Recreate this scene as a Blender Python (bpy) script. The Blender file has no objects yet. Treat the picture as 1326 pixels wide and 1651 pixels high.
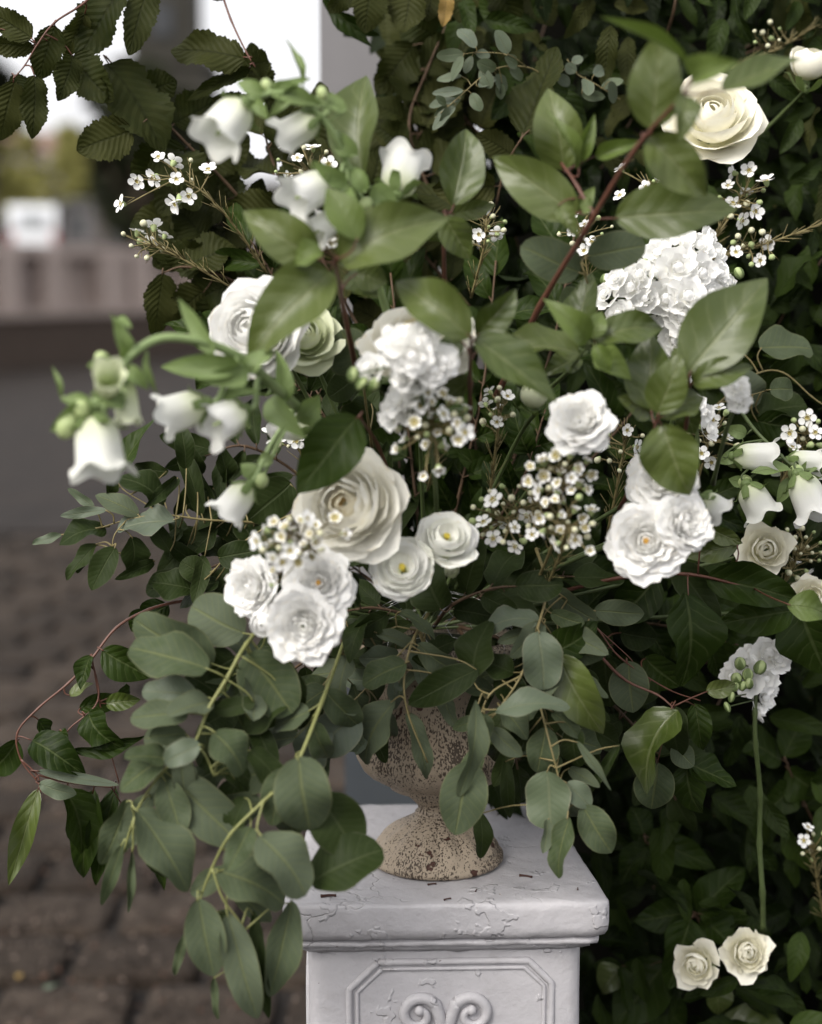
import bpy, math, random
import numpy as np
from mathutils import Vector, Matrix, Quaternion

random.seed(7)
SC = bpy.context.scene
COL = SC.collection
R = math.radians

# ---------------------------------------------------------------- camera, sky, sun, exposure
CAM_Z = 1.43
PITCH = R(7.8)
FPX = 2762.5                       # 50 mm lens on a 24 mm wide portrait sensor, in photo pixels
cd = bpy.data.cameras.new('camera')
cam = bpy.data.objects.new('camera', cd)
COL.objects.link(cam)
cam.location = (0, 0, CAM_Z)
cam.rotation_euler = (math.pi / 2 - PITCH, 0, 0)
cd.sensor_fit = 'HORIZONTAL'
cd.sensor_width = 24
cd.lens = 50
cd.clip_start = 0.05
cd.clip_end = 600
cd.dof.use_dof = True
cd.dof.focus_distance = 1.93
cd.dof.aperture_fstop = 1.9
SC.camera = cam

SUN_EL, SUN_AZ = R(40), R(-140)     # azimuth from +Y (ahead), negative = to the left
world = bpy.data.worlds.new('World')
SC.world = world
world.use_nodes = True
wn, wl = world.node_tree.nodes, world.node_tree.links
wn.clear()
sky = wn.new('ShaderNodeTexSky')
sky.sky_type = 'NISHITA'
sky.sun_disc = False
sky.sun_elevation = SUN_EL
sky.sun_rotation = SUN_AZ
sky.air_density = 1.0
sky.dust_density = 9.0
sky.ozone_density = 1.0
hs = wn.new('ShaderNodeHueSaturation')
hs.inputs['Saturation'].default_value = 0.35
bg = wn.new('ShaderNodeBackground')
bg.inputs['Strength'].default_value = 0.15
wo = wn.new('ShaderNodeOutputWorld')
wl.new(sky.outputs[0], hs.inputs['Color'])
# an even cloud deck over the clear-sky model: overcast
cloud = wn.new('ShaderNodeMix')
cloud.data_type = 'RGBA'
cloud.inputs[0].default_value = 0.70
cloud.inputs[7].default_value = (4.8, 4.78, 4.9, 1)
wl.new(hs.outputs[0], cloud.inputs[6])
wl.new(cloud.outputs[2], bg.inputs['Color'])
wl.new(bg.outputs[0], wo.inputs['Surface'])

sd = bpy.data.lights.new('sun', 'SUN')
sd.energy = 1.5
sd.angle = R(35)
sd.color = (1.0, 0.955, 0.88)
sun = bpy.data.objects.new('sun', sd)
COL.objects.link(sun)
sv = Vector((math.sin(SUN_AZ) * math.cos(SUN_EL), math.cos(SUN_AZ) * math.cos(SUN_EL), math.sin(SUN_EL)))
sun.rotation_euler = sv.to_track_quat('Z', 'Y').to_euler()
sun.location = (-3, -3, 6)

SC.view_settings.view_transform = 'Standard'
SC.view_settings.look = 'None'
SC.view_settings.exposure = 0.95
SC.view_settings.gamma = 1.0
SC.view_settings.use_curve_mapping = False
SC.render.engine = 'CYCLES'
SC.cycles.use_denoising = True
SC.cycles.max_bounces = 8
SC.cycles.diffuse_bounces = 6
SC.cycles.glossy_bounces = 2
SC.cycles.transmission_bounces = 3
SC.cycles.transparent_max_bounces = 4
SC.cycles.caustics_reflective = False
SC.cycles.caustics_refractive = False

# ---------------------------------------------------------------- helpers
C0 = Vector((0, 0, CAM_Z))
RT = Vector((1, 0, 0))
FW = Vector((0, math.cos(PITCH), -math.sin(PITCH)))
UP = Vector((0, math.sin(PITCH), math.cos(PITCH)))


def at(x, y, d):
    """A point measured on the photograph at distance d (metres) ahead of the lens."""
    return C0 + FW * d + RT * ((x - 663) / FPX * d) + UP * ((825.5 - y) / FPX * d)


def on_z(x, y, z):
    v = FW + RT * ((x - 663) / FPX) + UP * ((825.5 - y) / FPX)
    return C0 + v * ((z - CAM_Z) / v.z)


def cdir(x, y, t):
    """right, up, towards the viewer -> world direction"""
    return (RT * x + UP * y - FW * t).normalized()


class MB:
    def __init__(s):
        s.v, s.f, s.uv, s.mi = [], [], [], []

    def add(s, verts, faces, uvs=None, mi=0):
        o = len(s.v)
        s.v += [tuple(p) for p in verts]
        for f in faces:
            s.f.append(tuple(o + i for i in f))
            s.mi.append(mi)
        s.uv += uvs if uvs is not None else [(0.5, 0.5)] * len(verts)

    def mesh(s, name, mats, smooth=True):
        me = bpy.data.meshes.new(name)
        me.from_pydata(s.v, [], s.f)
        ul = me.uv_layers.new(name='UVMap')
        li = np.zeros(len(me.loops), dtype=np.int32)
        me.loops.foreach_get('vertex_index', li)
        ul.data.foreach_set('uv', np.array(s.uv, dtype=np.float32)[li].ravel())
        for m in (mats if isinstance(mats, (list, tuple)) else [mats]):
            me.materials.append(m)
        me.polygons.foreach_set('material_index', np.array(s.mi, dtype=np.int32))
        me.polygons.foreach_set('use_smooth', np.full(len(s.f), smooth))
        me.update()
        return me


def tag(o, label=None, cat=None, group=None, kind=None):
    if label: o['label'] = label
    if cat: o['category'] = cat
    if group: o['group'] = group
    if kind: o['kind'] = kind
    return o


def thing(name, loc, label, cat, group=None):
    o = bpy.data.objects.new(name, None)
    o.empty_display_size = 0.02
    o.location = loc
    COL.objects.link(o)
    return tag(o, label, cat, group)


def put(name, me, parent=None, world_m=None, kind=None):
    """Link a mesh object; world_m is its world matrix (parents here are only moved, never turned)."""
    o = bpy.data.objects.new(name, me)
    COL.objects.link(o)
    m = world_m if world_m is not None else Matrix.Identity(4)
    if parent is not None:
        o.parent = parent
        L = Vector((0, 0, 0))
        p = parent
        while p is not None:
            L = L + Vector(p.get('_w', (0, 0, 0))) if p.type == 'MESH' else L + p.location
            p = p.parent if p.type != 'MESH' else None
        m = Matrix.Translation(-L) @ m
    o.matrix_basis = m
    if kind: o['kind'] = kind
    return o


def sub(name, me, part, local_m=None):
    """A sub-part in its part's own space."""
    o = bpy.data.objects.new(name, me)
    COL.objects.link(o)
    o.parent = part
    if local_m is not None: o.matrix_basis = local_m
    return o


def smooth(pts, n=6):
    P = [Vector(p) for p in pts]
    if len(P) < 3:
        return [P[0].lerp(P[1], i / 4) for i in range(5)]
    Q = [P[0] * 2 - P[1]] + P + [P[-1] * 2 - P[-2]]
    out = []
    for i in range(1, len(Q) - 2):
        a, b, c, d = Q[i - 1:i + 3]
        for k in range(n):
            t = k / n
            out.append(0.5 * ((2 * b) + (c - a) * t + (2 * a - 5 * b + 4 * c - d) * t * t + (3 * b - a - 3 * c + d) * t ** 3))
    out.append(P[-1])
    return out


def tube(mb, pts, r0, r1, sides=6, mi=0, knob=0.0):
    n = len(pts)
    prev = None
    vs, uv, fs = [], [], []
    for i, p in enumerate(pts):
        t = (pts[min(i + 1, n - 1)] - pts[max(i - 1, 0)])
        t = t.normalized() if t.length > 1e-9 else Vector((0, 0, 1))
        if prev is None:
            a = t.orthogonal().normalized()
        else:
            a = (prev - t * prev.dot(t))
            a = a.normalized() if a.length > 1e-6 else t.orthogonal().normalized()
        prev = a
        b = t.cross(a)
        r = r0 + (r1 - r0) * i / max(1, n - 1)
        if knob and i % 6 == 0: r *= 1 + knob
        for k in range(sides):
            an = 2 * math.pi * k / sides
            vs.append(p + a * (math.cos(an) * r) + b * (math.sin(an) * r))
            uv.append((i / n, k / sides))
    for i in range(n - 1):
        for k in range(sides):
            k2 = (k + 1) % sides
            fs.append((i * sides + k, i * sides + k2, (i + 1) * sides + k2, (i + 1) * sides + k))
    fs.append(tuple(reversed(range(sides))))
    fs.append(tuple((n - 1) * sides + k for k in range(sides)))
    mb.add(vs, fs, uv, mi)


def ball(mb, c, r, mi=0, nu=8, nv=6, sq=(1, 1, 1), M=None):
    vs, fs = [], []
    for i in range(nv + 1):
        th = math.pi * i / nv
        for k in range(nu):
            ph = 2 * math.pi * k / nu
            p = Vector((math.sin(th) * math.cos(ph) * r * sq[0], math.sin(th) * math.sin(ph) * r * sq[1], -math.cos(th) * r * sq[2]))
            if M: p = M @ p
            vs.append(Vector(c) + p)
    for i in range(nv):
        for k in range(nu):
            k2 = (k + 1) % nu
            fs.append((i * nu + k, i * nu + k2, (i + 1) * nu + k2, (i + 1) * nu + k))
    mb.add(vs, fs, [(i / nv, k / nu) for i in range(nv + 1) for k in range(nu)], mi)


def box(mb, lo, hi, mi=0, M=None):
    x0, y0, z0 = lo
    x1, y1, z1 = hi
    vs = [Vector(p) for p in ((x0, y0, z0), (x1, y0, z0), (x1, y1, z0), (x0, y1, z0), (x0, y0, z1), (x1, y0, z1), (x1, y1, z1), (x0, y1, z1))]
    if M: vs = [M @ v for v in vs]
    mb.add(vs, [(0, 3, 2, 1), (4, 5, 6, 7), (0, 1, 5, 4), (1, 2, 6, 5), (2, 3, 7, 6), (3, 0, 4, 7)], None, mi)


# ---------------------------------------------------------------- materials
class NT:
    def __init__(s, name):
        s.m = bpy.data.materials.new(name)
        s.m.use_nodes = True
        s.t = s.m.node_tree
        s.t.nodes.clear()
        s.out = s.t.nodes.new('ShaderNodeOutputMaterial')

    def n(s, typ, **kw):
        nd = s.t.nodes.new(typ)
        for k, v in kw.items():
            if k in nd.inputs: s.set(nd.inputs[k], v)
            else: setattr(nd, k, v)
        return nd

    def set(s, inp, v):
        if hasattr(v, 'links') or isinstance(v, bpy.types.NodeSocket): s.t.links.new(v, inp)
        else: inp.default_value = v

    def math(s, op, a, b=0.0, c=0.0, clamp=False):
        nd = s.t.nodes.new('ShaderNodeMath')
        nd.operation = op
        nd.use_clamp = clamp
        for i, v in enumerate((a, b, c)):
            s.set(nd.inputs[i], v)
        return nd.outputs[0]

    def mix(s, f, a, b, blend='MIX'):
        nd = s.t.nodes.new('ShaderNodeMix')
        nd.data_type = 'RGBA'
        nd.blend_type = blend
        s.set(nd.inputs[0], f)
        for i, v in ((6, a), (7, b)):
            s.set(nd.inputs[i], v if isinstance(v, bpy.types.NodeSocket) else (*v[:3], 1))
        return nd.outputs[2]

    def step(s, x, a, b):
        nd = s.t.nodes.new('ShaderNodeMapRange')
        nd.interpolation_type = 'SMOOTHSTEP'
        s.set(nd.inputs[0], x)
        nd.inputs[1].default_value, nd.inputs[2].default_value = a, b
        return nd.outputs[0]

    def noise(s, scale, detail=3, vec=None, rough=0.5):
        nd = s.t.nodes.new('ShaderNodeTexNoise')
        nd.inputs['Scale'].default_value = scale
        nd.inputs['Detail'].default_value = detail
        nd.inputs['Roughness'].default_value = rough
        if vec is not None: s.t.links.new(vec, nd.inputs['Vector'])
        return nd.outputs[0]

    def obj(s, scale=(1, 1, 1)):
        tc = s.t.nodes.new('ShaderNodeTexCoord')
        mp = s.t.nodes.new('ShaderNodeMapping')
        mp.inputs['Scale'].default_value = scale
        s.t.links.new(tc.outputs['Object'], mp.inputs[0])
        return mp.outputs[0]

    def bump(s, h, strength=0.5, dist=0.001):
        nd = s.t.nodes.new('ShaderNodeBump')
        nd.inputs['Strength'].default_value = strength
        nd.inputs['Distance'].default_value = dist
        s.t.links.new(h, nd.inputs['Height'])
        return nd.outputs[0]

    def bsdf(s, color, rough=0.5, spec=0.5, normal=None, **kw):
        nd = s.t.nodes.new('ShaderNodeBsdfPrincipled')
        s.set(nd.inputs['Base Color'], color if isinstance(color, bpy.types.NodeSocket) else (*color[:3], 1))
        s.set(nd.inputs['Roughness'], rough)
        s.set(nd.inputs['Specular IOR Level'], spec)
        if normal is not None: s.t.links.new(normal, nd.inputs['Normal'])
        for k, v in kw.items(): s.set(nd.inputs[k], v)
        return nd.outputs[0]

    def done(s, sh):
        s.t.links.new(sh, s.out.inputs['Surface'])
        return s.m

    def with_translucent(s, sh, color, f, normal=None):
        tr = s.t.nodes.new('ShaderNodeBsdfTranslucent')
        s.set(tr.inputs['Color'], color if isinstance(color, bpy.types.NodeSocket) else (*color[:3], 1))
        mx = s.t.nodes.new('ShaderNodeMixShader')
        mx.inputs[0].default_value = f
        s.t.links.new(sh, mx.inputs[1])
        s.t.links.new(tr.outputs[0], mx.inputs[2])
        return mx.outputs[0]


def leaf_mat(name, base, alt, vein, back, nveins=7, slant=1.6, pleat=0.25, rough=0.42, spec=0.4, vein_amt=0.5, trans=0.18, edge=None, wax=0.0):
    t = NT(name)
    uv = t.n('ShaderNodeUVMap')
    sp = t.n('ShaderNodeSeparateXYZ')
    t.t.links.new(uv.outputs[0], sp.inputs[0])
    u, v = sp.outputs[0], sp.outputs[1]
    a = t.math('MULTIPLY', t.math('ABSOLUTE', t.math('SUBTRACT', v, 0.5)), 2.0)
    ob = t.n('ShaderNodeObjectInfo')
    rnd = ob.outputs['Random']
    nz = t.noise(38, 4, t.obj(), 0.6)
    nz2 = t.noise(5, 2, t.obj())
    ph = t.math('SUBTRACT', t.math('MULTIPLY', u, float(nveins)), t.math('MULTIPLY', a, slant))
    ph = t.math('ADD', ph, t.math('MULTIPLY', nz2, 0.35))
    fr = t.math('FRACT', ph)
    tri = t.math('ABSOLUTE', t.math('SUBTRACT', t.math('MULTIPLY', fr, 2.0), 1.0))
    side = t.math('MULTIPLY', t.step(tri, 0.80, 1.0), t.step(a, 1.0, 0.7))
    mid = t.math('SUBTRACT', 1.0, t.step(a, 0.02, 0.09))
    vm = t.math('MAXIMUM', t.math('MULTIPLY', side, 0.55), mid)
    col = t.mix(rnd, base, alt)
    col = t.mix(t.step(nz2, 0.35, 0.7), col, t.mix(0.35, col, alt))
    col = t.mix(t.math('MULTIPLY', t.step(nz, 0.55, 0.75), 0.22), col, [c * 0.55 for c in base])
    col = t.mix(t.math('MULTIPLY', vm, vein_amt), col, vein)
    if edge: col = t.mix(t.math('MULTIPLY', t.step(a, 0.9, 0.99), 0.7), col, edge)
    # small blemishes
    sp2 = t.noise(90, 1, t.obj())
    col = t.mix(t.math('MULTIPLY', t.step(sp2, 0.74, 0.78), 0.6), col, (0.08, 0.06, 0.025))
    geo = t.n('ShaderNodeNewGeometry')
    bcol = t.mix(t.math('MULTIPLY', vm, vein_amt * 0.8), back, vein)
    col2 = t.mix(geo.outputs['Backfacing'], col, bcol)
    hgt = t.math('ADD', t.math('MULTIPLY', t.math('SUBTRACT', 1.0, tri), pleat), t.math('MULTIPLY', nz, 0.12))
    hgt = t.math('SUBTRACT', hgt, t.math('MULTIPLY', mid, 0.4))
    nm = t.bump(hgt, 0.8, 0.0016)
    rg = t.math('ADD', t.math('MULTIPLY', nz, 0.18), rough - 0.09)
    sh = t.bsdf(col2, rg, spec, nm)
    sh = t.with_translucent(sh, t.mix(0.5, col2, (base[0] * 1.6, base[1] * 1.7, base[2] * 0.7)), trans)
    return t.done(sh)


def petal_mat(name, tip, basec, lo=0.05, hi=0.6, trans=0.24, bmp=0.18):
    t = NT(name)
    uv = t.n('ShaderNodeUVMap')
    sp = t.n('ShaderNodeSeparateXYZ')
    t.t.links.new(uv.outputs[0], sp.inputs[0])
    ob = t.n('ShaderNodeObjectInfo')
    f = t.step(t.math('ADD', sp.outputs[0], t.math('MULTIPLY', t.noise(6, 2, t.obj()), 0.16)), lo, hi)
    col = t.mix(f, basec, tip)
    col = t.mix(t.math('MULTIPLY', ob.outputs['Random'], 0.15), col, [c * 0.95 for c in basec])
    # slightly bruised, warmer rims in places
    rim = t.math('MULTIPLY', t.step(sp.outputs[0], 0.86, 1.0), t.step(t.noise(3.5, 3, t.obj()), 0.52, 0.68))
    col = t.mix(t.math('MULTIPLY', rim, 0.4), col, (tip[0] * .82, tip[1] * .70, tip[2] * .48))
    wv = t.n('ShaderNodeTexNoise')
    mp = t.n('ShaderNodeMapping')
    mp.inputs['Scale'].default_value = (2.0, 26.0, 1)
    t.t.links.new(uv.outputs[0], mp.inputs[0])
    t.t.links.new(mp.outputs[0], wv.inputs['Vector'])
    wv.inputs['Scale'].default_value = 1.0
    nm = t.bump(wv.outputs[0], bmp, 0.0006)
    sh = t.bsdf(col, 0.62, 0.25, nm)
    return t.done(t.with_translucent(sh, col, trans))


def plain(name, col, rough=0.6, spec=0.4, var=0.25, nscale=40, bump=0.3, dist=0.0005, metallic=0.0):
    t = NT(name)
    nz = t.noise(nscale, 4, t.obj())
    c = t.mix(nz, [x * (1 - var) for x in col], [min(1, x * (1 + var)) for x in col])
    return t.done(t.bsdf(c, rough, spec, t.bump(nz, bump, dist), Metallic=metallic))


VIB = leaf_mat('viburnum_leaf', (0.037, 0.058, 0.007), (0.084, 0.108, 0.027), (0.16, 0.18, 0.08), (0.100, 0.120, 0.066), 5.5, 1.3, 0.34, 0.37, 0.48, 0.5)
VIBD = leaf_mat('viburnum_dark_leaf', (0.009, 0.018, 0.0025), (0.024, 0.041, 0.007), (0.075, 0.095, 0.035), (0.040, 0.055, 0.024), 6, 1.5, 0.45, 0.40, 0.10, 0.5)  # darker viburnum copy: naturally dark leaves, plus bouquet interior shade put into colour
YOUNG = leaf_mat('young_leaf', (0.085, 0.125, 0.025), (0.105, 0.145, 0.036), (0.15, 0.19, 0.07), (0.12, 0.155, 0.065), 6, 1.5, 0.2, 0.45, 0.4, 0.3, 0.28)
EUC = leaf_mat('eucalyptus_leaf', (0.043, 0.061, 0.026), (0.084, 0.102, 0.066), (0.13, 0.145, 0.06), (0.095, 0.112, 0.078), 9, 2.2, 0.10, 0.55, 0.09, 0.55, 0.15, edge=(0.11, 0.12, 0.06))
EUCP = leaf_mat('eucalyptus_pale_leaf', (0.100, 0.122, 0.092), (0.080, 0.105, 0.058), (0.14, 0.155, 0.09), (0.12, 0.14, 0.105), 9, 2.2, 0.10, 0.5, 0.22, 0.5, 0.15, edge=(0.15, 0.15, 0.10))
EUCD = leaf_mat('eucalyptus_dark_leaf', (0.011, 0.019, 0.004), (0.025, 0.037, 0.011), (0.055, 0.068, 0.03), (0.040, 0.052, 0.030), 9, 2.0, 0.12, 0.5, 0.08, 0.45, 0.12, edge=(0.05, 0.058, 0.03))  # darkened eucalyptus copy; shade between the inner leaves is painted into it
HORN = leaf_mat('hornbeam_leaf', (0.016, 0.022, 0.005), (0.040, 0.043, 0.012), (0.010, 0.012, 0.004), (0.055, 0.052, 0.020), 10, 2.4, 0.6, 0.55, 0.08, 0.42, 0.24)
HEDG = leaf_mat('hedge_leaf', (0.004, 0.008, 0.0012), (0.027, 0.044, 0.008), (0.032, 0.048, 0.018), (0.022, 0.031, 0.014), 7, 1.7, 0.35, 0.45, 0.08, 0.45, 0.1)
YELL = leaf_mat('yellow_leaf', (0.30, 0.19, 0.055), (0.33, 0.22, 0.07), (0.14, 0.09, 0.03), (0.28, 0.18, 0.06), 9, 2.4, 0.6, 0.55, 0.3, 0.5, 0.25)

P_WHITE = petal_mat('white_petal', (0.94, 0.94, 0.93), (0.92, 0.91, 0.84))
P_CREAM = petal_mat('cream_petal', (0.93, 0.92, 0.86), (0.90, 0.85, 0.68), 0.05, 0.4)
P_IVORY = petal_mat('ivory_petal', (0.88, 0.86, 0.76), (0.80, 0.78, 0.56), 0.05, 0.7)
P_BELL = petal_mat('bell_petal', (0.78, 0.78, 0.76), (0.62, 0.67, 0.42), 0.0, 0.7, 0.32, 0.5)
P_GREENISH = petal_mat('greenish_petal', (0.72, 0.75, 0.56), (0.40, 0.48, 0.20), 0.0, 0.8)
BUDG = plain('green_bud', (0.33, 0.40, 0.18), 0.5, 0.4, 0.3, 120)
BUDW = plain('white_bud', (0.56, 0.55, 0.38), 0.45, 0.4, 0.15, 200)
WAXC = plain('waxflower_centre', (0.36, 0.30, 0.09), 0.5, 0.4, 0.35, 500)
OCHRE = plain('ochre_stamen', (0.42, 0.24, 0.05), 0.7, 0.2, 0.4, 300)
PISTIL = plain('yellow_pistil', (0.52, 0.42, 0.05), 0.6, 0.3, 0.3, 300)
STEMG = plain('green_stem', (0.065, 0.09, 0.03), 0.5, 0.4, 0.3, 90)
STEMP = plain('pale_green_stem', (0.20, 0.27, 0.11), 0.5, 0.4, 0.25, 60)
STEMY = plain('yellow_green_stem', (0.19, 0.20, 0.07), 0.5, 0.4, 0.3, 70)
STEMR = plain('red_brown_stem', (0.095, 0.036, 0.022), 0.45, 0.45, 0.4, 110)
STEMB = plain('brown_twig', (0.085, 0.052, 0.030), 0.6, 0.3, 0.4, 120)
STEMO = plain('olive_twig', (0.17, 0.14, 0.06), 0.55, 0.35, 0.35, 120)
CALYX = leaf_mat('calyx_green', (0.14, 0.20, 0.065), (0.17, 0.23, 0.09), (0.2, 0.25, 0.1), (0.15, 0.2, 0.08), 5, 1.2, 0.1, 0.5, 0.3, 0.3, 0.25)
WIRE = plain('galvanised_wire', (0.42, 0.42, 0.42), 0.35, 0.5, 0.3, 200, metallic=0.9)

# ---------------------------------------------------------------- leaf shapes
def leaf_mesh(name, a, b, fold, curl, twist, wav, mat, serr=0.0, teeth=18, nx=12, ny=2, seed=0):
    rr = random.Random(seed)
    mb = MB()
    um = a / (a + b)
    hm = um ** a * (1 - um) ** b
    vs, uv, fs = [], [], []
    ph = rr.uniform(0, 6.28)
    asym = rr.uniform(-0.07, 0.07)
    for i in range(nx + 1):
        t = i / nx
        u = t if serr else (1 - math.cos(math.pi * t)) / 2 * 0.75 + t * 0.25
        h = max(0.006, (u ** a * (1 - u) ** b / hm if 0 < u < 1 else 0)) * 0.5
        cx = 0.035 * math.sin(u * 5 + ph) * (1 - u)
        for j in range(-ny, ny + 1):
            v = j / ny
            hh = h * (1 + asym * (1 if v > 0 else -1))
            x = u
            if serr and abs(j) == ny:
                k = (u * teeth) % 1.0
                hh *= 1 + serr * (k - 0.5) * 2 + serr * 0.6 * math.sin(u * 37 + ph)
                x = u + 0.012
            y = hh * v
            z = fold * abs(y) - curl * ((u - 0.35) ** 2) * 1.6 + wav * math.sin(u * 9 + ph + (1.5 if v > 0 else 0)) * v * v * h * 2
            z += twist * y * (u - 0.3) * 1.5
            vs.append((x, y + cx * 0.6, z))
            uv.append((u, (v + 1) / 2))
    m = 2 * ny + 1
    for i in range(nx):
        for j in range(m - 1):
            fs.append((i * m + j, (i + 1) * m + j, (i + 1) * m + j + 1, i * m + j + 1))
    mb.add(vs, fs, uv)
    return mb.mesh(name, mat)


KIND = {}
def kind(key, a, b, mat, fold=0.25, curl=0.25, wav=0.10, n=8, **kw):
    KIND[key] = [leaf_mesh(key + '_leaf', a, b, fold * (0.6 + 0.8 * ((k * 0.37) % 1)), curl * ((k * 0.61 + 0.3) % 1 * 1.5 - 0.2), 0.5 * (((k * 0.71) % 1) - 0.5), wav * (0.6 + 0.8 * ((k * 0.43) % 1)), mat, seed=k * 7 + len(key), **kw) for k in range(n)]

kind('viburnum', 0.62, 0.92, VIB, 0.42, 0.6, 0.12)
kind('viburnum_dark', 0.62, 0.92, VIBD, 0.38, 0.6, 0.14)
kind('young', 0.7, 1.0, YOUNG, 0.5, 0.7, 0.10)
kind('round', 0.46, 0.5, EUC, 0.16, 0.35, 0.12)
kind('round_pale', 0.46, 0.5, EUCP, 0.16, 0.35, 0.12)
kind('round_dark', 0.46, 0.5, EUCD, 0.16, 0.35, 0.12)
kind('oval', 0.6, 0.68, EUC, 0.2, 0.45, 0.12)
kind('oval_pale', 0.6, 0.68, EUCP, 0.2, 0.45, 0.12)
kind('oval_dark', 0.6, 0.7, EUCD, 0.22, 0.45, 0.12)
kind('hornbeam', 0.5, 0.72, HORN, 0.22, 0.25, 0.14, serr=0.09, teeth=17, nx=34)
kind('yellow', 0.5, 0.72, YELL, 0.5, 0.35, 0.2, serr=0.07, teeth=17, nx=34, n=1)
kind('hedge', 0.6, 0.85, HEDG, 0.3, 0.4, 0.14, nx=8)
kind('small', 0.6, 0.6, EUCP, 0.15, 0.15, 0.05, nx=8, ny=1)
kind('small_dark', 0.6, 0.6, EUCD, 0.15, 0.15, 0.05, nx=8, ny=1)
kind('calyx', 0.6, 1.0, CALYX, 0.4, 0.8, 0.10, nx=8, ny=1)


def leaf_matrix(P0, P1, wid, roll=0.0, tilt=None, rr=random):
    X = (P1 - P0)
    L = X.length
    X.normalize()
    V = (C0 - P0).normalized()
    N = V + Vector((0, 0, 0.25))
    Z = N - X * N.dot(X)
    if Z.length < 0.15: Z = X.orthogonal()
    Z.normalize()
    Z = Quaternion(X, roll) @ Z
    Y = Z.cross(X)
    s = (L + wid) / 2
    M = Matrix.Identity(4)
    for i in range(3):
        M[i][0], M[i][1], M[i][2], M[i][3] = X[i] * L, Y[i] * wid, Z[i] * s, P0[i]
    return M


def near(S, p):
    return min(S, key=lambda q: (q - p).length_squared)


def proj(p):
    q = p - C0
    d = q.dot(FW)
    return q.dot(RT) / d * FPX + 663, 825.5 - q.dot(UP) / d * FPX, d


def branch(name, label, cat, group, stem, leaves, kd='viburnum', r=0.0022, mat=STEMR, twigs=(), seed=None, rollr=24, pet=0.0009, root=None, extra=None):
    """stem: (x, y, d) photo points; leaves: (x0, y0, x1, y1, w [, depth at base [, tip depth offset [, kind]]])"""
    rr = random.Random(seed if seed is not None else len(label) * 13 + int(stem[0][0]))
    S = smooth([at(*p) for p in stem])
    rt = root or thing(name, S[0], label, cat, group)
    mb = MB()
    tube(mb, S, r, r * 0.45, 7, knob=0.25)
    ALL = list(S)
    for tw in twigs:
        T = smooth([at(*p) for p in tw])
        q = near(S, T[0])
        if (q - T[0]).length > 0.004: T = [q] + T
        tube(mb, T, r * 0.6, r * 0.35, 6, knob=0.2)
        ALL += T
    if extra:
        for e in extra:
            st_ = e[4] if len(e) > 4 else stem
            leaves = list(leaves) + [(l[0], l[1], l[2], l[3], l[4], .035 + l[5], l[6], e[3]) for l in spray(st_, e[0], e[1], e[2], 62, e[0] * 3 + int(e[1]), droop=18)]
    A2 = [(proj(q), q) for q in ALL]
    for lf in leaves:
        x0, y0, x1, y1, w = lf[:5]
        pn = min(A2, key=lambda t: (t[0][0] - x0) ** 2 + (t[0][1] - y0) ** 2)
        d0 = pn[0][2] + (lf[5] if len(lf) > 5 and lf[5] is not None else rr.uniform(-0.012, 0.012))
        dd = lf[6] if len(lf) > 6 and lf[6] is not None else rr.uniform(-0.022, 0.022)
        k = lf[7] if len(lf) > 7 else kd
        P0, P1 = at(x0, y0, d0), at(x1, y1, d0 + dd)
        q = near(ALL, P0)
        gap = (q - P0).length
        if gap > 0.0015:
            bend = P0 + (P0 - P1) * 0.12
            tube(mb, smooth([q, q.lerp(bend, 0.6), P0 + (P1 - P0) * 0.03], 3), pet * 1.2, pet * 0.8, 5)
        roll = R(rr.uniform(-rollr, rollr) * 1.5)
        o = put('leaf', rr.choice(KIND[k]), rt, leaf_matrix(P0, P1, w * d0 / FPX / max(0.55, math.cos(roll)), roll))
    put('stem', mb.mesh('stem', mat), rt)
    return rt


def spray(stem, n, L, w, spread=55, seed=1, side=True, droop=0, start=0.15):
    """Leaf list for a filler branch, in photo coordinates."""
    rr = random.Random(seed)
    S = smooth([Vector(p) for p in stem])
    out = []
    for i in range(n):
        t = start + (1 - start) * (i + 0.5) / n
        k = min(len(S) - 2, int(t * (len(S) - 1)))
        p, q = S[k], S[k + 1]
        an = math.atan2(q.y - p.y, q.x - p.x)
        sgn = 1 if i % 2 else -1
        if i == n - 1: sgn = 0
        an += sgn * R(spread * rr.uniform(0.6, 1.25))
        l = L * rr.uniform(0.75, 1.15)
        bx, by = p.x + math.cos(an) * 8, p.y + math.sin(an) * 8
        out.append((bx, by, bx + math.cos(an) * l, by + math.sin(an) * l + droop * rr.uniform(0.3, 1), w * l * rr.uniform(0.8, 1.15), rr.uniform(-0.03, 0.03), rr.uniform(-0.045, 0.045)))
    return out

# ================================================================ SETTING
def sheet(name, x0, x1, y0, y1, z, mat, nx=1, ny=1):
    mb = MB()
    vs = [(x0 + (x1 - x0) * i / nx, y0 + (y1 - y0) * j / ny, z) for j in range(ny + 1) for i in range(nx + 1)]
    fs = [(j * (nx + 1) + i, j * (nx + 1) + i + 1, (j + 1) * (nx + 1) + i + 1, (j + 1) * (nx + 1) + i) for j in range(ny) for i in range(nx)]
    mb.add(vs, fs)
    o = put(name, mb.mesh(name, mat, False))
    o['kind'] = 'structure'
    return o


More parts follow.
